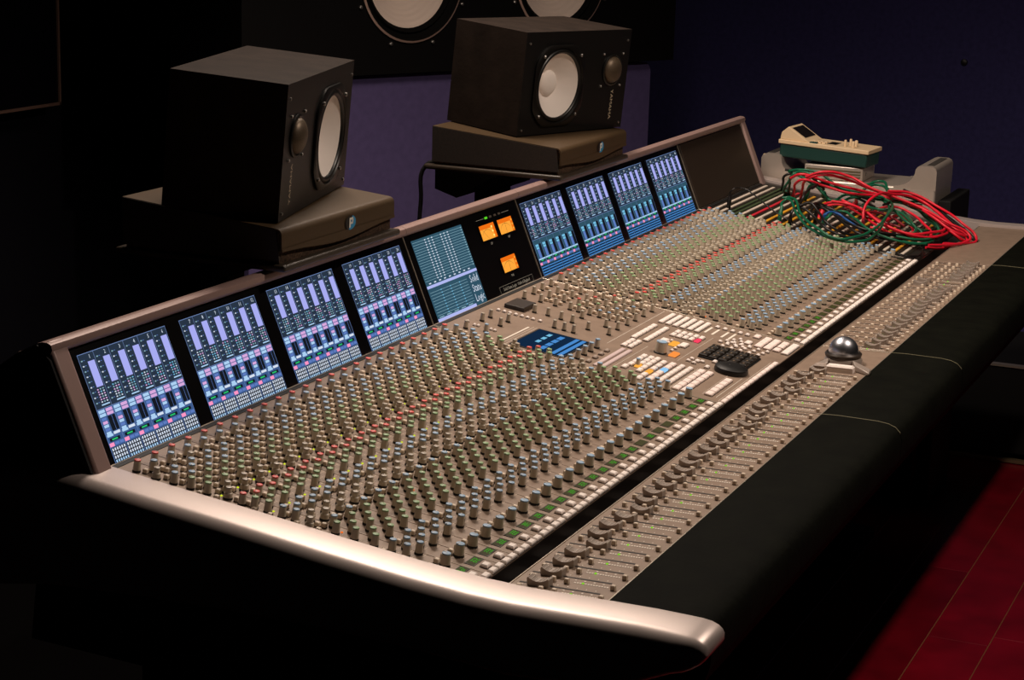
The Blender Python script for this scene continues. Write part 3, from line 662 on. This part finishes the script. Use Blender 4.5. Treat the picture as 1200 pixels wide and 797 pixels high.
    tm = text_mb('YAMAHA', .0125); b = MB(); b.recalc = False; b.inst(tm, T(s*.140*SS, .055*SS, .0006, math.pi/2*(-1 if not mirror else 1), 1.25, 1))
    mk('badge', b, mat('badge_ink', (190, 175, 150), .5), t, M=F)
    return t
monitor((.5286, .0574, 1.0987), math.radians(12.4), True, 'black near-field monitor nearer the camera, its front seen edge-on')
monitor((1.6270, .1420, 1.1062), math.radians(-15.3), False, 'black near-field monitor further away, its white cone facing the camera')
PADS = mat('pad_steel', (72, 56, 37), .5, .1, .35, noise=(200, .08)); FOAM = mat('pad_foam', (66, 50, 38), .9, 0, .2, noise=(220, .7), bump=(220, .6))
def pad(x0, yf, name):
    w, d = .372, .285; c5, s5 = math.cos(TILT), math.sin(TILT)
    zt = 1.0975+.0875*(yf-.0574)-.0006
    t = thing('isolation_pad', 'brown-black speaker isolation pad under the %s monitor' % name, 'speaker pad', loc=(x0, yf, 1.0405), group='speaker isolation pads')
    H = zt-1.0405; y = lambda k: k*d; top = lambda yy: H+.0875*yy
    b = MB()
    ro = [(.010-.010*math.sin(a), top(0)-.010+.010*math.cos(a)) for a in np.linspace(0, math.pi/2, 6)]
    prof = [(d, top(d))]+ro+[(0, .019), (.0025, .019)]+[(yy+.0025 if yy < .003 else yy, z-.0025) for yy, z in ro[::-1]]+[(d, top(d)-.003)]
    b.extrude(prof, 0, w); mk('steel_plate', b, PADS, t, smooth=45)
    b = MB(); n = 14; bot = [(i/n*w, .019-.010*math.sin(math.pi*(i/n))**2) for i in range(n+1)]     # curved lower edge of the front plate
    vs = [(x, -.0012, .024) for x, z in bot]+[(x, -.0012, z) for x, z in bot]+[(x, .0025, .024) for x, z in bot]+[(x, .0025, z) for x, z in bot]; m_ = n+1; fs = []
    for i in range(n): fs += [(i, i+1, m_+i+1, m_+i), (m_+i, m_+i+1, 3*m_+i+1, 3*m_+i), (2*m_+i, 3*m_+i, 3*m_+i+1, 2*m_+i+1)]
    b.add(vs, fs); mk('plate_apron', b, PADS, t)
    b = MB(); b.extrude([(.006, 0), (d-.004, 0), (d-.004, top(d)-.003), (.006, top(0)-.003)], .003, w-.003); mk('foam_base', b, FOAM, t)
    b = MB(); b.extrude([(.004, .006), (d, .006), (d, top(d)-.001), (.010, top(0)-.002)], -.0012, .0022); mk('side_plate', b, mat('pad_side', (40, 32, 26), .7, noise=(300, .3)), t)
    # round badge: black and blue halves with a white letter shape
    n = 24; R_ = .0140; cx, cz = w*.58, .0335; b = MB(); b.recalc = False
    for half, mi in ((0, 0), (1, 1)):
        a0 = math.radians(70 if half == 0 else 250); pts = [(cx+R_*1.25*math.cos(a0+math.pi*i/n), -.0016, cz+R_*.82*math.sin(a0+math.pi*i/n)) for i in range(n+1)]
        b.add(pts, [tuple(range(n+1))], mi)
    for x0_, x1_, z0_, z1_ in ((-.0055, -.0010, -.0080, .0080), (-.0010, .0075, .0042, .0080), (.0038, .0078, -.0005, .0050), (-.0010, .0070, -.0026, .0008)):
        b.add([(cx+x0_, -.0022, cz+z0_), (cx+x1_, -.0022, cz+z0_), (cx+x1_+.0008, -.0022, cz+z1_), (cx+x0_+.0008, -.0022, cz+z1_)], [(0, 1, 2, 3)], 2)
    mk('badge', b, [mat('badge_black', (16, 14, 13), .4), mat('badge_blue', (40, 140, 190), .4), mat('badge_white', (225, 222, 215), .4)], t)
    return t
PL = pad(.500, .0340, 'nearer'); PR = pad(1.592, .0290, 'further')
def shelf(x0, name):
    t = thing('monitor_shelf', 'black shelf carrying the %s monitor above the meter bridge' % name, 'shelf', loc=(x0, .031, 1.0297), group='monitor shelves')
    b = MB(); b.box(-.006, .380, -.006, .30, 0, .0105); mk('board', b, mat('shelf_black', (52, 44, 36), .4, 0, .4), t, bevel=.004)
    b = MB(); b.box(.10, .28, .18, .30, -.05, 0); b.box(.16, .22, .20, .26, -1.02, -.05); b.box(.04, .34, .12, .34, -1.0297, -1.012); mk('stand_post', b, BLACKM, t, bevel=.004)
    b = MB(); b.extrude([(.14, 0), (.29, 0), (.29, -.045), (.24, -.06), (.18, -.02)], .03, .35); mk('bracket', b, BLACKM, t)
shelf(.500, 'nearer'); shelf(1.592, 'further')
tag(tube('speaker_lead', [(1.618, .290, 1.0455), (1.604, .333, 1.035), (1.602, .343, .96), (1.608, .350, .8), (1.62, .36, .4), (1.66, .40, .012)], .0045, BLACKM), 'thin black lead hanging behind the shelf of the further monitor', 'cable')

# main monitor with two big woofers and purple panel (plane yawed towards the listening position)
A = Vector((3.19, 1.36)); Bv = Vector((4.30, .80)); dv = (Bv-A).normalized(); nv = Vector((-dv.y*-1, dv.x*-1)) if False else Vector((dv.y, -dv.x))
def MF(z, off=0): 
    M = Matrix(((dv.x, 0, nv.x), (dv.y, 0, nv.y), (0, 1, 0))).to_4x4(); M.translation = (A.x+nv.x*off, A.y+nv.y*off, z); return M
t = thing('main_monitor', 'large black main monitor with two pale woofers behind the near-fields', 'speaker', M=MF(1.03, .03))
CX = [(.197, .280), (.785, .285)]
bm = MB(); plate_hole(bm, 1.70, 1.3, [(CX[0][0]-.45, CX[0][1], .175), (CX[1][0]-.45, CX[1][1], .175)], 0)
bm.v = [(x+.45, y, z) for x, y, z in bm.v]
bm.add([(-.40, 0, 0), (1.30, 0, 0), (1.30, 1.3, 0), (-.40, 1.3, 0), (-.40, 0, -.4), (1.30, 0, -.4), (1.30, 1.3, -.4), (-.40, 1.3, -.4)], [(0, 1, 5, 4), (1, 2, 6, 5), (2, 3, 7, 6), (3, 0, 4, 7), (7, 6, 5, 4)])
mk('cabinet', bm, mat('mains_black', (8, 6, 6), .7, 0, .15), t)
for cx, cy in CX:
    b = MB(); b.lathe([(.176, -.02), (.1885, .0), (.1890, .006), (.1830, .009), (.180, .004), (.170, -.008), (.150, -.016)], 56, 0, False, mis=[0, 1, 1, 0, 0, 0])
    RUBM = mat('mains_rubber', (9, 8, 7), .85, 0, .1); wo = mk('woofer', b, [RUBM, mat('ring_pale', (206, 172, 156), .4, .3)], t, smooth=50, M=Matrix.Translation((cx, cy, 0)))
    b = MB(); b.lathe([(.1685, -.014), (.158, -.004), (.146, -.016)], 48, 0, False); mk('surround', b, RUBM, wo, smooth=60)
    pr_ = []
    for i in range(13):
        f = i/12; pr_.append((.147-.095*f, -.016-.060*f+(.0016 if i % 2 else 0)))
    b = MB(); b.lathe(pr_, 48, 0, False); mk('cone', b, mat('cone_paper', (226, 206, 192), .8, 0, .2), wo, smooth=12)
    b = MB(); b.lathe([(.053, -.076), (.050, -.066), (.035, -.055), (.012, -.050)], 32, 0); mk('dust_cap', b, mat('cone_paper', (0, 0, 0)), wo, smooth=60)
    for a in range(8):
        b = MB(); b.lathe([(.006, 0), (.006, .006), (.003, .008)], 8, 0, c=(.205*math.cos(a*math.pi/4+.4), .205*math.sin(a*math.pi/4+.4), 0)); mk('bolt', b, STEEL, wo)
b = MB(); w_ = 1.225; prof = []
n = 8; R_ = .035
pts = [(-.36, -1.03), (w_, -1.03)]+[(w_-R_+R_*math.cos(a), -.006-R_+R_*math.sin(a)) for a in np.linspace(0, math.pi/2, n)]+[(-.36, -.006)]
b.add([(x, z, 0) for x, z in pts]+[(x, z, -.08) for x, z in pts], [tuple(range(len(pts))), tuple(range(len(pts), 2*len(pts)))[::-1]]+[(i, (i+1) % len(pts), len(pts)+(i+1) % len(pts), len(pts)+i) for i in range(len(pts))])
o = mk('acoustic_panel', b, mat('purple_fabric', (90, 79, 120), .95, 0, .1, noise=(40, .08), bump=(400, .2)), M=MF(1.03)); tag(o, 'purple fabric acoustic panel under the large main monitor', 'acoustic panel')

# computer tower past the far end, box and control unit on it
t = thing('computer_tower', 'silver aluminium computer tower with raised handles beyond the patchbay', 'computer', loc=(3.05, -.427, .40))
D = .47
b = MB(); b.box(0, .206, 0, D, 0, .46); mk('case', b, ALU, t, bevel=.006)
def handle(y0, sg):                                          # raised end of the case: rounded shoulder with a concave sweep down to the case top
    out = [(0, .455), (0, .506), (.004, .514), (.012, .518), (.042, .518), (.050, .515), (.055, .508)]+[(.055+.055*(1-math.cos(a)), .508-.047*math.sin(a)) for a in np.linspace(.25, math.pi/2, 7)]
    b = MB(); b.extrude([(y0+sg*y, z) for y, z in out+[(.11, .455)]], .0, .206); mk('handle', b, ALU, t, smooth=40)
    b = MB(); b.box(.02, .186, min(y0+sg*.012, y0+sg*.030), max(y0+sg*.012, y0+sg*.030), .470, .519); mk('grip_opening', b, mat('grip_dark', (60, 56, 52), .6), t)
handle(0, 1); handle(D, -1)
b = MB(); b.box(-.02, .226, -.0, D, -.40, -.001); o = mk('tower_stand', b, BLACKM, loc=(3.05, -.427, .40), bevel=.004); tag(o, 'black box stand under the silver computer tower', 'stand')
b = MB(); b.box(0, .25, 0, .034, 0, .83); o = mk('black_case', b, BLACKM, loc=(3.07, -.466, 0), bevel=.004); tag(o, 'narrow black case standing beside the silver computer tower', 'case')
t = thing('drive_box', 'ribbed aluminium box on the computer tower under the cream unit', 'drive', loc=(3.058, -.232, .8612))
b = MB(); b.box(0, .13, 0, .158, 0, .037); mk('case', b, ALU, t, bevel=.003)
for k in range(3):
    b = MB(); b.box(-.0015, .0005, .006, .152, .009+k*.0075, .0125+k*.0075); mk('rib', b, mat('rib_dark', (110, 100, 74), .4, .5), t)
b = MB(); b.lathe([(.004, 0), (.004, .002), (.002, .0022)], 12, 0); mk('power_button', b, STEEL, t, M=Matrix.Translation((.03, -.0003, .018)) @ Matrix.Rotation(math.pi/2, 4, 'X'))
# cream and green unit, local y from right end to left end
CRM = mat('cream_plastic', (224, 196, 158), .5); GRN = mat('teal_plastic', (14, 56, 50), .5)
t = thing('control_unit', 'cream and dark green control unit with a tilted screen, on the aluminium box', 'control unit', M=Matrix.Translation((3.045, -.245, .8995)) @ Matrix.Rotation(math.radians(2.5), 4, 'X') @ Matrix.Rotation(math.radians(-4), 4, 'Z'))
b = MB(); b.box(.004, .112, .004, .246, 0, .036); mk('base', b, GRN, t, bevel=.004)
b = MB(); b.box(0, .116, 0, .25, .036, .047); lid = mk('lid', b, CRM, t, bevel=.002)
b = MB(); b.extrude([(.165, .047), (.175, .052), (.228, .082), (.245, .066), (.248, .047)], .006, .11); hd = mk('screen_housing', b, CRM, t, bevel=.0015)
M_ = Matrix.Translation((.058, .2015, .0675)) @ Matrix.Rotation(math.atan2(.030, .053), 4, 'X')
b = MB(); b.bbox(-.040, .040, -.022, .022, 0, .0012, .0004); mk('screen', b, mat('unit_screen', (30, 26, 26), .25), hd, M=M_)
b = MB(); b.bbox(.03, .075, .10, .125, .047, .048, .0003); mk('readout', b, BLACK, t)
for px, py, s_ in ((.02, .050, .009), (.045, .050, .009), (.03, .075, .007), (.06, .07, .007)):
    b = MB(); b.lathe([(s_*.5, .047), (s_*.5, .062), (s_*.35, .064)], 12, 0, c=(px, py, 0)); mk('knob', b, CRM, t, smooth=40)
for i in range(4):
    for j in range(2):
        b = MB(); b.bbox(.02+.018*j, .032+.018*j, .128+i*.011, .136+i*.011, .047, .0505, .001); mk('key', b, CRM, t)
b = MB(); b.bbox(.004, .016, .145, .165, .047, .0505, .001); mk('key', b, GRN, t)
pl = thing('cable_plug', 'small cream connector plug behind the cream and green unit', 'plug', loc=(3.06, .02, .905)); 
b = MB(); b.box(0, .012, 0, .022, 0, .010); mk('plug_body', b, CRM, pl, bevel=.002); tube('lead', [(.006, .0, .004), (.02, -.02, -.01), (.04, -.015, -.03)], .002, BLACKM, pl)

# low black cabinet past the console
t = thing('low_cabinet', 'long low black cabinet with a pale metal top edge on the red floor', 'cabinet', loc=(3.60, -3.2, 0))
b = MB(); b.box(0, .5, 0, 2.6+.55, .03, .285); mk('body', b, BLACKM, t, bevel=.003)
b = MB(); b.box(-.004, .02, 0, 2.735, .285, .291); mk('top_edge', b, SEAM, t)
b = MB(); b.box(-.004, .02, 0, 3.1, .003, .012); mk('base_glint', b, mat('base_glint', (150, 130, 100), .4, .6), t)  # pale strip paints in the reflection along the floor line
b = MB(); b.box(.05, .45, .05, 3.05, 0, .03); mk('plinth', b, BLACK, t)
# black screen high on the front wall, upper left
t = thing('wall_screen', 'large black screen with a thin pale edge high on the front wall', 'screen', loc=(1.0, 2.44, 0))
b = MB(); b.box(-.1, 2.18, -.03, .06, .875, 1.75); mk('display', b, BEZEL, t)
for nm_, a in (('bottom_edge', (-.1, 2.183, -.036, -.028, .868, .877)), ('side_edge', (2.176, 2.184, -.036, -.028, .868, 1.75))):
    b = MB(); b.box(*a); mk(nm_, b, mat('screen_edge', (120, 92, 80), .5), t)
# patch cables: each runs from its plug through the tangle
CABLES = {'red':[[[2.8018,-0.1188,0.846],[2.7308,-0.1405,0.8764],[2.6816,-0.1573,0.9014],[2.6642,-0.1819,0.9142],[2.6862,-0.2252,0.9003],[2.7077,-0.285,0.8842],[2.7654,-0.3463,0.874],[2.7756,-0.4249,0.8584],[2.6912,-0.5129,0.8364],[2.6655,-0.5665,0.809],[2.6958,-0.5795,0.7942]],[[2.806,-0.1384,0.8434],[2.716,-0.165,0.8832],[2.6685,-0.1888,0.9153],[2.6678,-0.223,0.9289],[2.7037,-0.273,0.9191],[2.7021,-0.3385,0.9002],[2.7325,-0.407,0.8759],[2.7341,-0.4711,0.8552],[2.6919,-0.5394,0.8258],[2.6992,-0.5809,0.8],[2.658,-0.5744,0.7929],[2.5842,-0.5489,0.7943]],[[2.5581,-0.3619,0.8134],[2.5569,-0.3607,0.8418],[2.574,-0.3575,0.8725],[2.6176,-0.37,0.896],[2.7298,-0.3962,0.8874],[2.7921,-0.4361,0.872],[2.7626,-0.4971,0.8456],[2.7049,-0.5581,0.8152],[2.7229,-0.5819,0.7939]],[[2.6723,-0.2183,0.8327],[2.6446,-0.2316,0.8511],[2.6198,-0.261,0.8703],[2.6324,-0.3054,0.8674],[2.5978,-0.3676,0.8509],[2.5597,-0.4296,0.8325],[2.5545,-0.4775,0.82],[2.61,-0.5167,0.8127],[2.6647,-0.528,0.8132],[2.7437,-0.5025,0.8277],[2.79,-0.4598,0.8436],[2.8001,-0.4308,0.8475]],[[2.6257,-0.2354,0.8304],[2.6406,-0.2408,0.8498],[2.6427,-0.2713,0.8639],[2.6233,-0.3244,0.8547],[2.5633,-0.3873,0.8382],[2.5341,-0.4466,0.8201],[2.562,-0.4918,0.81],[2.6419,-0.5204,0.8082],[2.7069,-0.5244,0.8117]],[[2.7707,-0.3274,0.818],[2.7262,-0.3626,0.8516],[2.7306,-0.3983,0.8569],[2.7188,-0.4386,0.8464],[2.6744,-0.4808,0.8307],[2.63,-0.5095,0.8167],[2.595,-0.5051,0.8062],[2.5711,-0.4695,0.809],[2.5605,-0.4201,0.8186],[2.564,-0.3774,0.8294]],[[2.8844,-0.2546,0.8278],[2.7823,-0.3099,0.8738],[2.779,-0.3639,0.8817],[2.8117,-0.4103,0.8734],[2.7971,-0.4735,0.8518],[2.733,-0.5415,0.8225],[2.7339,-0.5821,0.7959],[2.6546,-0.5701,0.7914],[2.5704,-0.5418,0.7932],[2.5387,-0.518,0.7984]],[[2.7493,-0.3651,0.8139],[2.7273,-0.4005,0.8364],[2.6881,-0.4307,0.8344],[2.6333,-0.465,0.8197],[2.5645,-0.4604,0.8142]]],'green':[[[2.8249,-0.1008,0.8485],[2.7335,-0.1269,0.8883],[2.7074,-0.1397,0.9169],[2.7246,-0.159,0.9244],[2.7223,-0.1985,0.912],[2.7362,-0.2451,0.8876],[2.7588,-0.2943,0.8729],[2.7759,-0.3553,0.8627],[2.8167,-0.3999,0.8547],[2.8506,-0.4356,0.8478]],[[2.4875,-0.1747,0.8385],[2.496,-0.1756,0.8616],[2.5403,-0.1712,0.8794],[2.5384,-0.1811,0.8821],[2.4155,-0.239,0.8662],[2.306,-0.316,0.8498],[2.2881,-0.3759,0.8397],[2.3273,-0.4105,0.8351],[2.4308,-0.4197,0.8359],[2.5772,-0.4065,0.8457],[2.7107,-0.3859,0.8586],[2.7866,-0.3528,0.861]],[[2.8908,-0.2586,0.8272],[2.8264,-0.2807,0.8626],[2.8226,-0.3019,0.885],[2.8493,-0.325,0.8889],[2.8076,-0.3599,0.8802],[2.7709,-0.3882,0.8663],[2.7993,-0.42,0.852],[2.7449,-0.4703,0.8351],[2.6611,-0.5207,0.8182],[2.6053,-0.5207,0.8061],[2.5401,-0.497,0.8053],[2.5246,-0.4648,0.8096]],[[2.7936,-0.1503,0.8418],[2.7727,-0.1726,0.8872],[2.7382,-0.2187,0.8689],[2.7096,-0.2488,0.8568],[2.7556,-0.2847,0.8671],[2.7856,-0.3421,0.8645],[2.8211,-0.3936,0.8535],[2.8193,-0.4323,0.8422]],[[2.9883,-0.2734,0.8263],[2.7003,-0.3582,0.8522],[2.7184,-0.4017,0.8484],[2.6692,-0.4451,0.8385],[2.6206,-0.4829,0.8233],[2.6329,-0.4963,0.8134],[2.6965,-0.5141,0.807]],[[2.8004,-0.3996,0.8365],[2.6649,-0.4512,0.8397],[2.5861,-0.4794,0.8359],[2.5784,-0.4973,0.8234],[2.5735,-0.4838,0.8151]],[[2.8052,-0.0964,0.8491],[2.7239,-0.1228,0.8919],[2.73,-0.1469,0.919],[2.7041,-0.1876,0.9054],[2.6825,-0.2276,0.8799],[2.7563,-0.2205,0.8505],[2.7393,-0.2473,0.8419]],[[2.5319,-0.2664,0.8262],[2.5195,-0.279,0.8447],[2.5814,-0.2982,0.8582],[2.5504,-0.338,0.8509],[2.4874,-0.3958,0.835],[2.4871,-0.4373,0.8214],[2.5125,-0.4827,0.8092],[2.5555,-0.514,0.803]]],'black':[[[2.49,-0.0464,0.8558],[2.4924,-0.0471,0.8789],[2.4797,-0.0553,0.901],[2.4995,-0.0755,0.9053],[2.4928,-0.1048,0.8943],[2.4918,-0.1383,0.8717],[2.4741,-0.1761,0.8545],[2.4621,-0.2118,0.8416],[2.4552,-0.2454,0.8331]],[[2.8671,-0.0715,0.8524],[2.7953,-0.0927,0.8828],[2.7695,-0.106,0.9063],[2.7777,-0.1284,0.9093],[2.7788,-0.1623,0.8937],[2.8158,-0.1926,0.8644]],[[2.4719,-0.2052,0.8344],[2.4452,-0.2134,0.8596],[2.4528,-0.2177,0.8731],[2.4734,-0.2325,0.8751],[2.4652,-0.2616,0.8612],[2.4161,-0.3121,0.8402],[2.4259,-0.3511,0.8249],[2.4659,-0.3821,0.8167]],[[2.6501,-0.181,0.8377],[2.6021,-0.1955,0.8721],[2.6346,-0.1997,0.8917],[2.7003,-0.2109,0.8962],[2.7406,-0.2386,0.8864],[2.7695,-0.2811,0.8676],[2.7317,-0.3453,0.8519]],[[2.5465,-0.2306,0.831],[2.5092,-0.2406,0.8529],[2.5221,-0.243,0.8657],[2.5531,-0.2527,0.8684],[2.5524,-0.2851,0.856],[2.5121,-0.3278,0.8401],[2.4751,-0.3792,0.8252],[2.493,-0.4261,0.8168],[2.5563,-0.4727,0.8106],[2.6243,-0.5087,0.8098],[2.6938,-0.5272,0.8113]],[[2.5638,-0.2417,0.8295],[2.5429,-0.2479,0.8549],[2.5641,-0.2551,0.8661],[2.5737,-0.2845,0.8581],[2.5252,-0.3451,0.8398],[2.4935,-0.4001,0.8244],[2.5246,-0.4495,0.8117]],[[2.694,-0.3747,0.8651],[2.7824,-0.407,0.8638],[2.7739,-0.4632,0.8462],[2.7077,-0.5207,0.8243],[2.6915,-0.5671,0.7999],[2.6958,-0.5979,0.7877],[2.7087,-0.6069,0.7844],[2.7307,-0.5957,0.794],[2.7672,-0.5504,0.8183],[2.8011,-0.489,0.8447],[2.8132,-0.432,0.8645],[2.7978,-0.3918,0.8779]],[[2.4755,-0.3798,0.815],[2.527,-0.4184,0.8118],[2.5401,-0.4665,0.8074],[2.5338,-0.5038,0.8003],[2.4969,-0.5198,0.7951],[2.4356,-0.5161,0.7946],[2.416,-0.4856,0.7987],[2.4636,-0.4542,0.804],[2.5098,-0.4355,0.8075]],[[2.4073,-0.4073,0.8083],[2.3773,-0.4548,0.8029],[2.375,-0.4951,0.7975],[2.4193,-0.5196,0.7952],[2.4823,-0.5206,0.795]]],'maroon':[[[2.6842,-0.2725,0.8254],[2.6505,-0.2836,0.8471],[2.6548,-0.3005,0.8559],[2.6609,-0.3417,0.8484],[2.6224,-0.3939,0.8353],[2.6159,-0.4374,0.8274]],[[2.5502,-0.3633,0.8132],[2.5443,-0.3642,0.8362],[2.5734,-0.359,0.8521],[2.6275,-0.3652,0.8553],[2.651,-0.3967,0.847],[2.6202,-0.4465,0.8302]]],'blue':[[[2.5376,-0.2701,0.8257],[2.526,-0.2738,0.8484],[2.5357,-0.2789,0.8588],[2.5541,-0.295,0.8567],[2.5286,-0.3337,0.8434],[2.5039,-0.3717,0.8302]]]}

CC = dict(red=mat('cable_red', (222, 28, 52), .4), green=mat('cable_green', (14, 96, 66), .4), black=mat('cable_black', (18, 15, 14), .4), maroon=mat('cable_maroon', (120, 20, 32), .45), blue=mat('cable_blue', (34, 84, 150), .4))
WHERE = {'red': ['red patch cable leaving the leftmost red plug of the patchbay', 'red patch cable arching highest over the patchbay', 'red patch cable rising from the middle of the patchbay over the pile',
  'red patch cable sweeping low across the front of the patchbay', 'red patch cable running just under the low sweeping red one', 'red patch cable looped inside the tangle', 'red patch cable reaching the far tip of the tangle', 'short red patch cable buried in the tangle'],
 'green': ['green patch cable from the left plug across the back of the tangle', 'green patch cable drooping in a wide loop over the knobs', 'green patch cable with an arch above the tangle then circling right', 'green patch cable dipping between the strips before the tangle',
  'green patch cable lying inside the red loops', 'short green patch cable bent inside the tangle', 'green patch cable looping beside the black plug at the left', 'thin green patch cable along the lower side of the tangle'],
 'black': ['thin black patch cable arching alone from the leftmost plug', 'black patch cable with a thick plug beside the green plugs', 'black patch cable crossing the yellow strips towards the knobs', 'black patch cable arching over the yellow strips',
  'black patch cable running under the red loops', 'black patch cable beside the blue plug', 'black patch cable outlining the far tip of the tangle', 'thin black patch cable coiled on the panel edge below the tangle', 'thin black patch cable end lying by the last channel'],
 'maroon': ['dark red patch cable with plug in the middle strips', 'dark red patch cable with tall plug near the tangle'], 'blue': ['blue patch cable with blue plug among the strips']}
rc = random.Random(5)
for cname in ('red', 'green', 'black'):                      # twins lying alongside
    for i in ((0, 1, 3, 4, 6) if cname == 'red' else (0, 1, 2, 3, 4, 5, 6)):
        src = CABLES[cname][i]
        if cname == 'black' and i == 0: continue
        off = Vector((rc.uniform(-.012, .012), rc.uniform(-.014, .014), 0)); n_ = len(src); tw_ = []
        for k_, p in enumerate(src[2:]):
            a_ = math.sin(k_*.9+i); tw_.append([p[0]+off.x+.007*a_, p[1]+off.y+.009*math.cos(k_*1.1+i), p[2]+.004+rc.uniform(0, .008)])
        CABLES[cname].append(tw_); WHERE[cname].append('twin alongside the '+WHERE[cname][i])
for cname, lst in CABLES.items():
    for i, pts in enumerate(lst):
        p0 = Vector(pts[0])
        t = thing('patch_cable', WHERE[cname][i], 'cable', loc=p0, group='patch cables')
        thin = (cname == 'black' and i in (0, 7, 8))
        tube('lead', [Vector(p)-p0 for p in pts], 0.0017 if thin else .0033, CC[cname], t)
        d = (Vector(pts[1])-p0)
        if abs((MAIN.inverted() @ p0).z) < .004 and not (cname == 'black' and i in (7, 8)):
            b = MB(); b.lathe([(.0032, -.004), (.0052, .0), (.0052, .020), (.0042, .024), (.0038, .034), (.0028, .036)], 12); mk('plug', b, CC[cname], t, smooth=40, M=cylM((0, 0, 0), d))
# lamp housings of the ceiling spots
for i, l in enumerate(LIGHTS):
    t = thing('ceiling_lamp', ['black ceiling spot lamp in front of the console', 'black ceiling spot lamp above the nearer monitor', 'black ceiling spot lamp above the further monitor'][i], 'lamp', loc=l.location, group='ceiling spot lamps')
    b = MB(); b.lathe([(.058, -.02), (.062, -.02), (.066, .0), (.066, .10), (.02, .128)], 24, 0); mk('housing', b, BLACK, t, smooth=40)
    M_ = l.matrix_basis.copy(); l.parent = t; M_.translation = (0, 0, 0); l.matrix_basis = M_
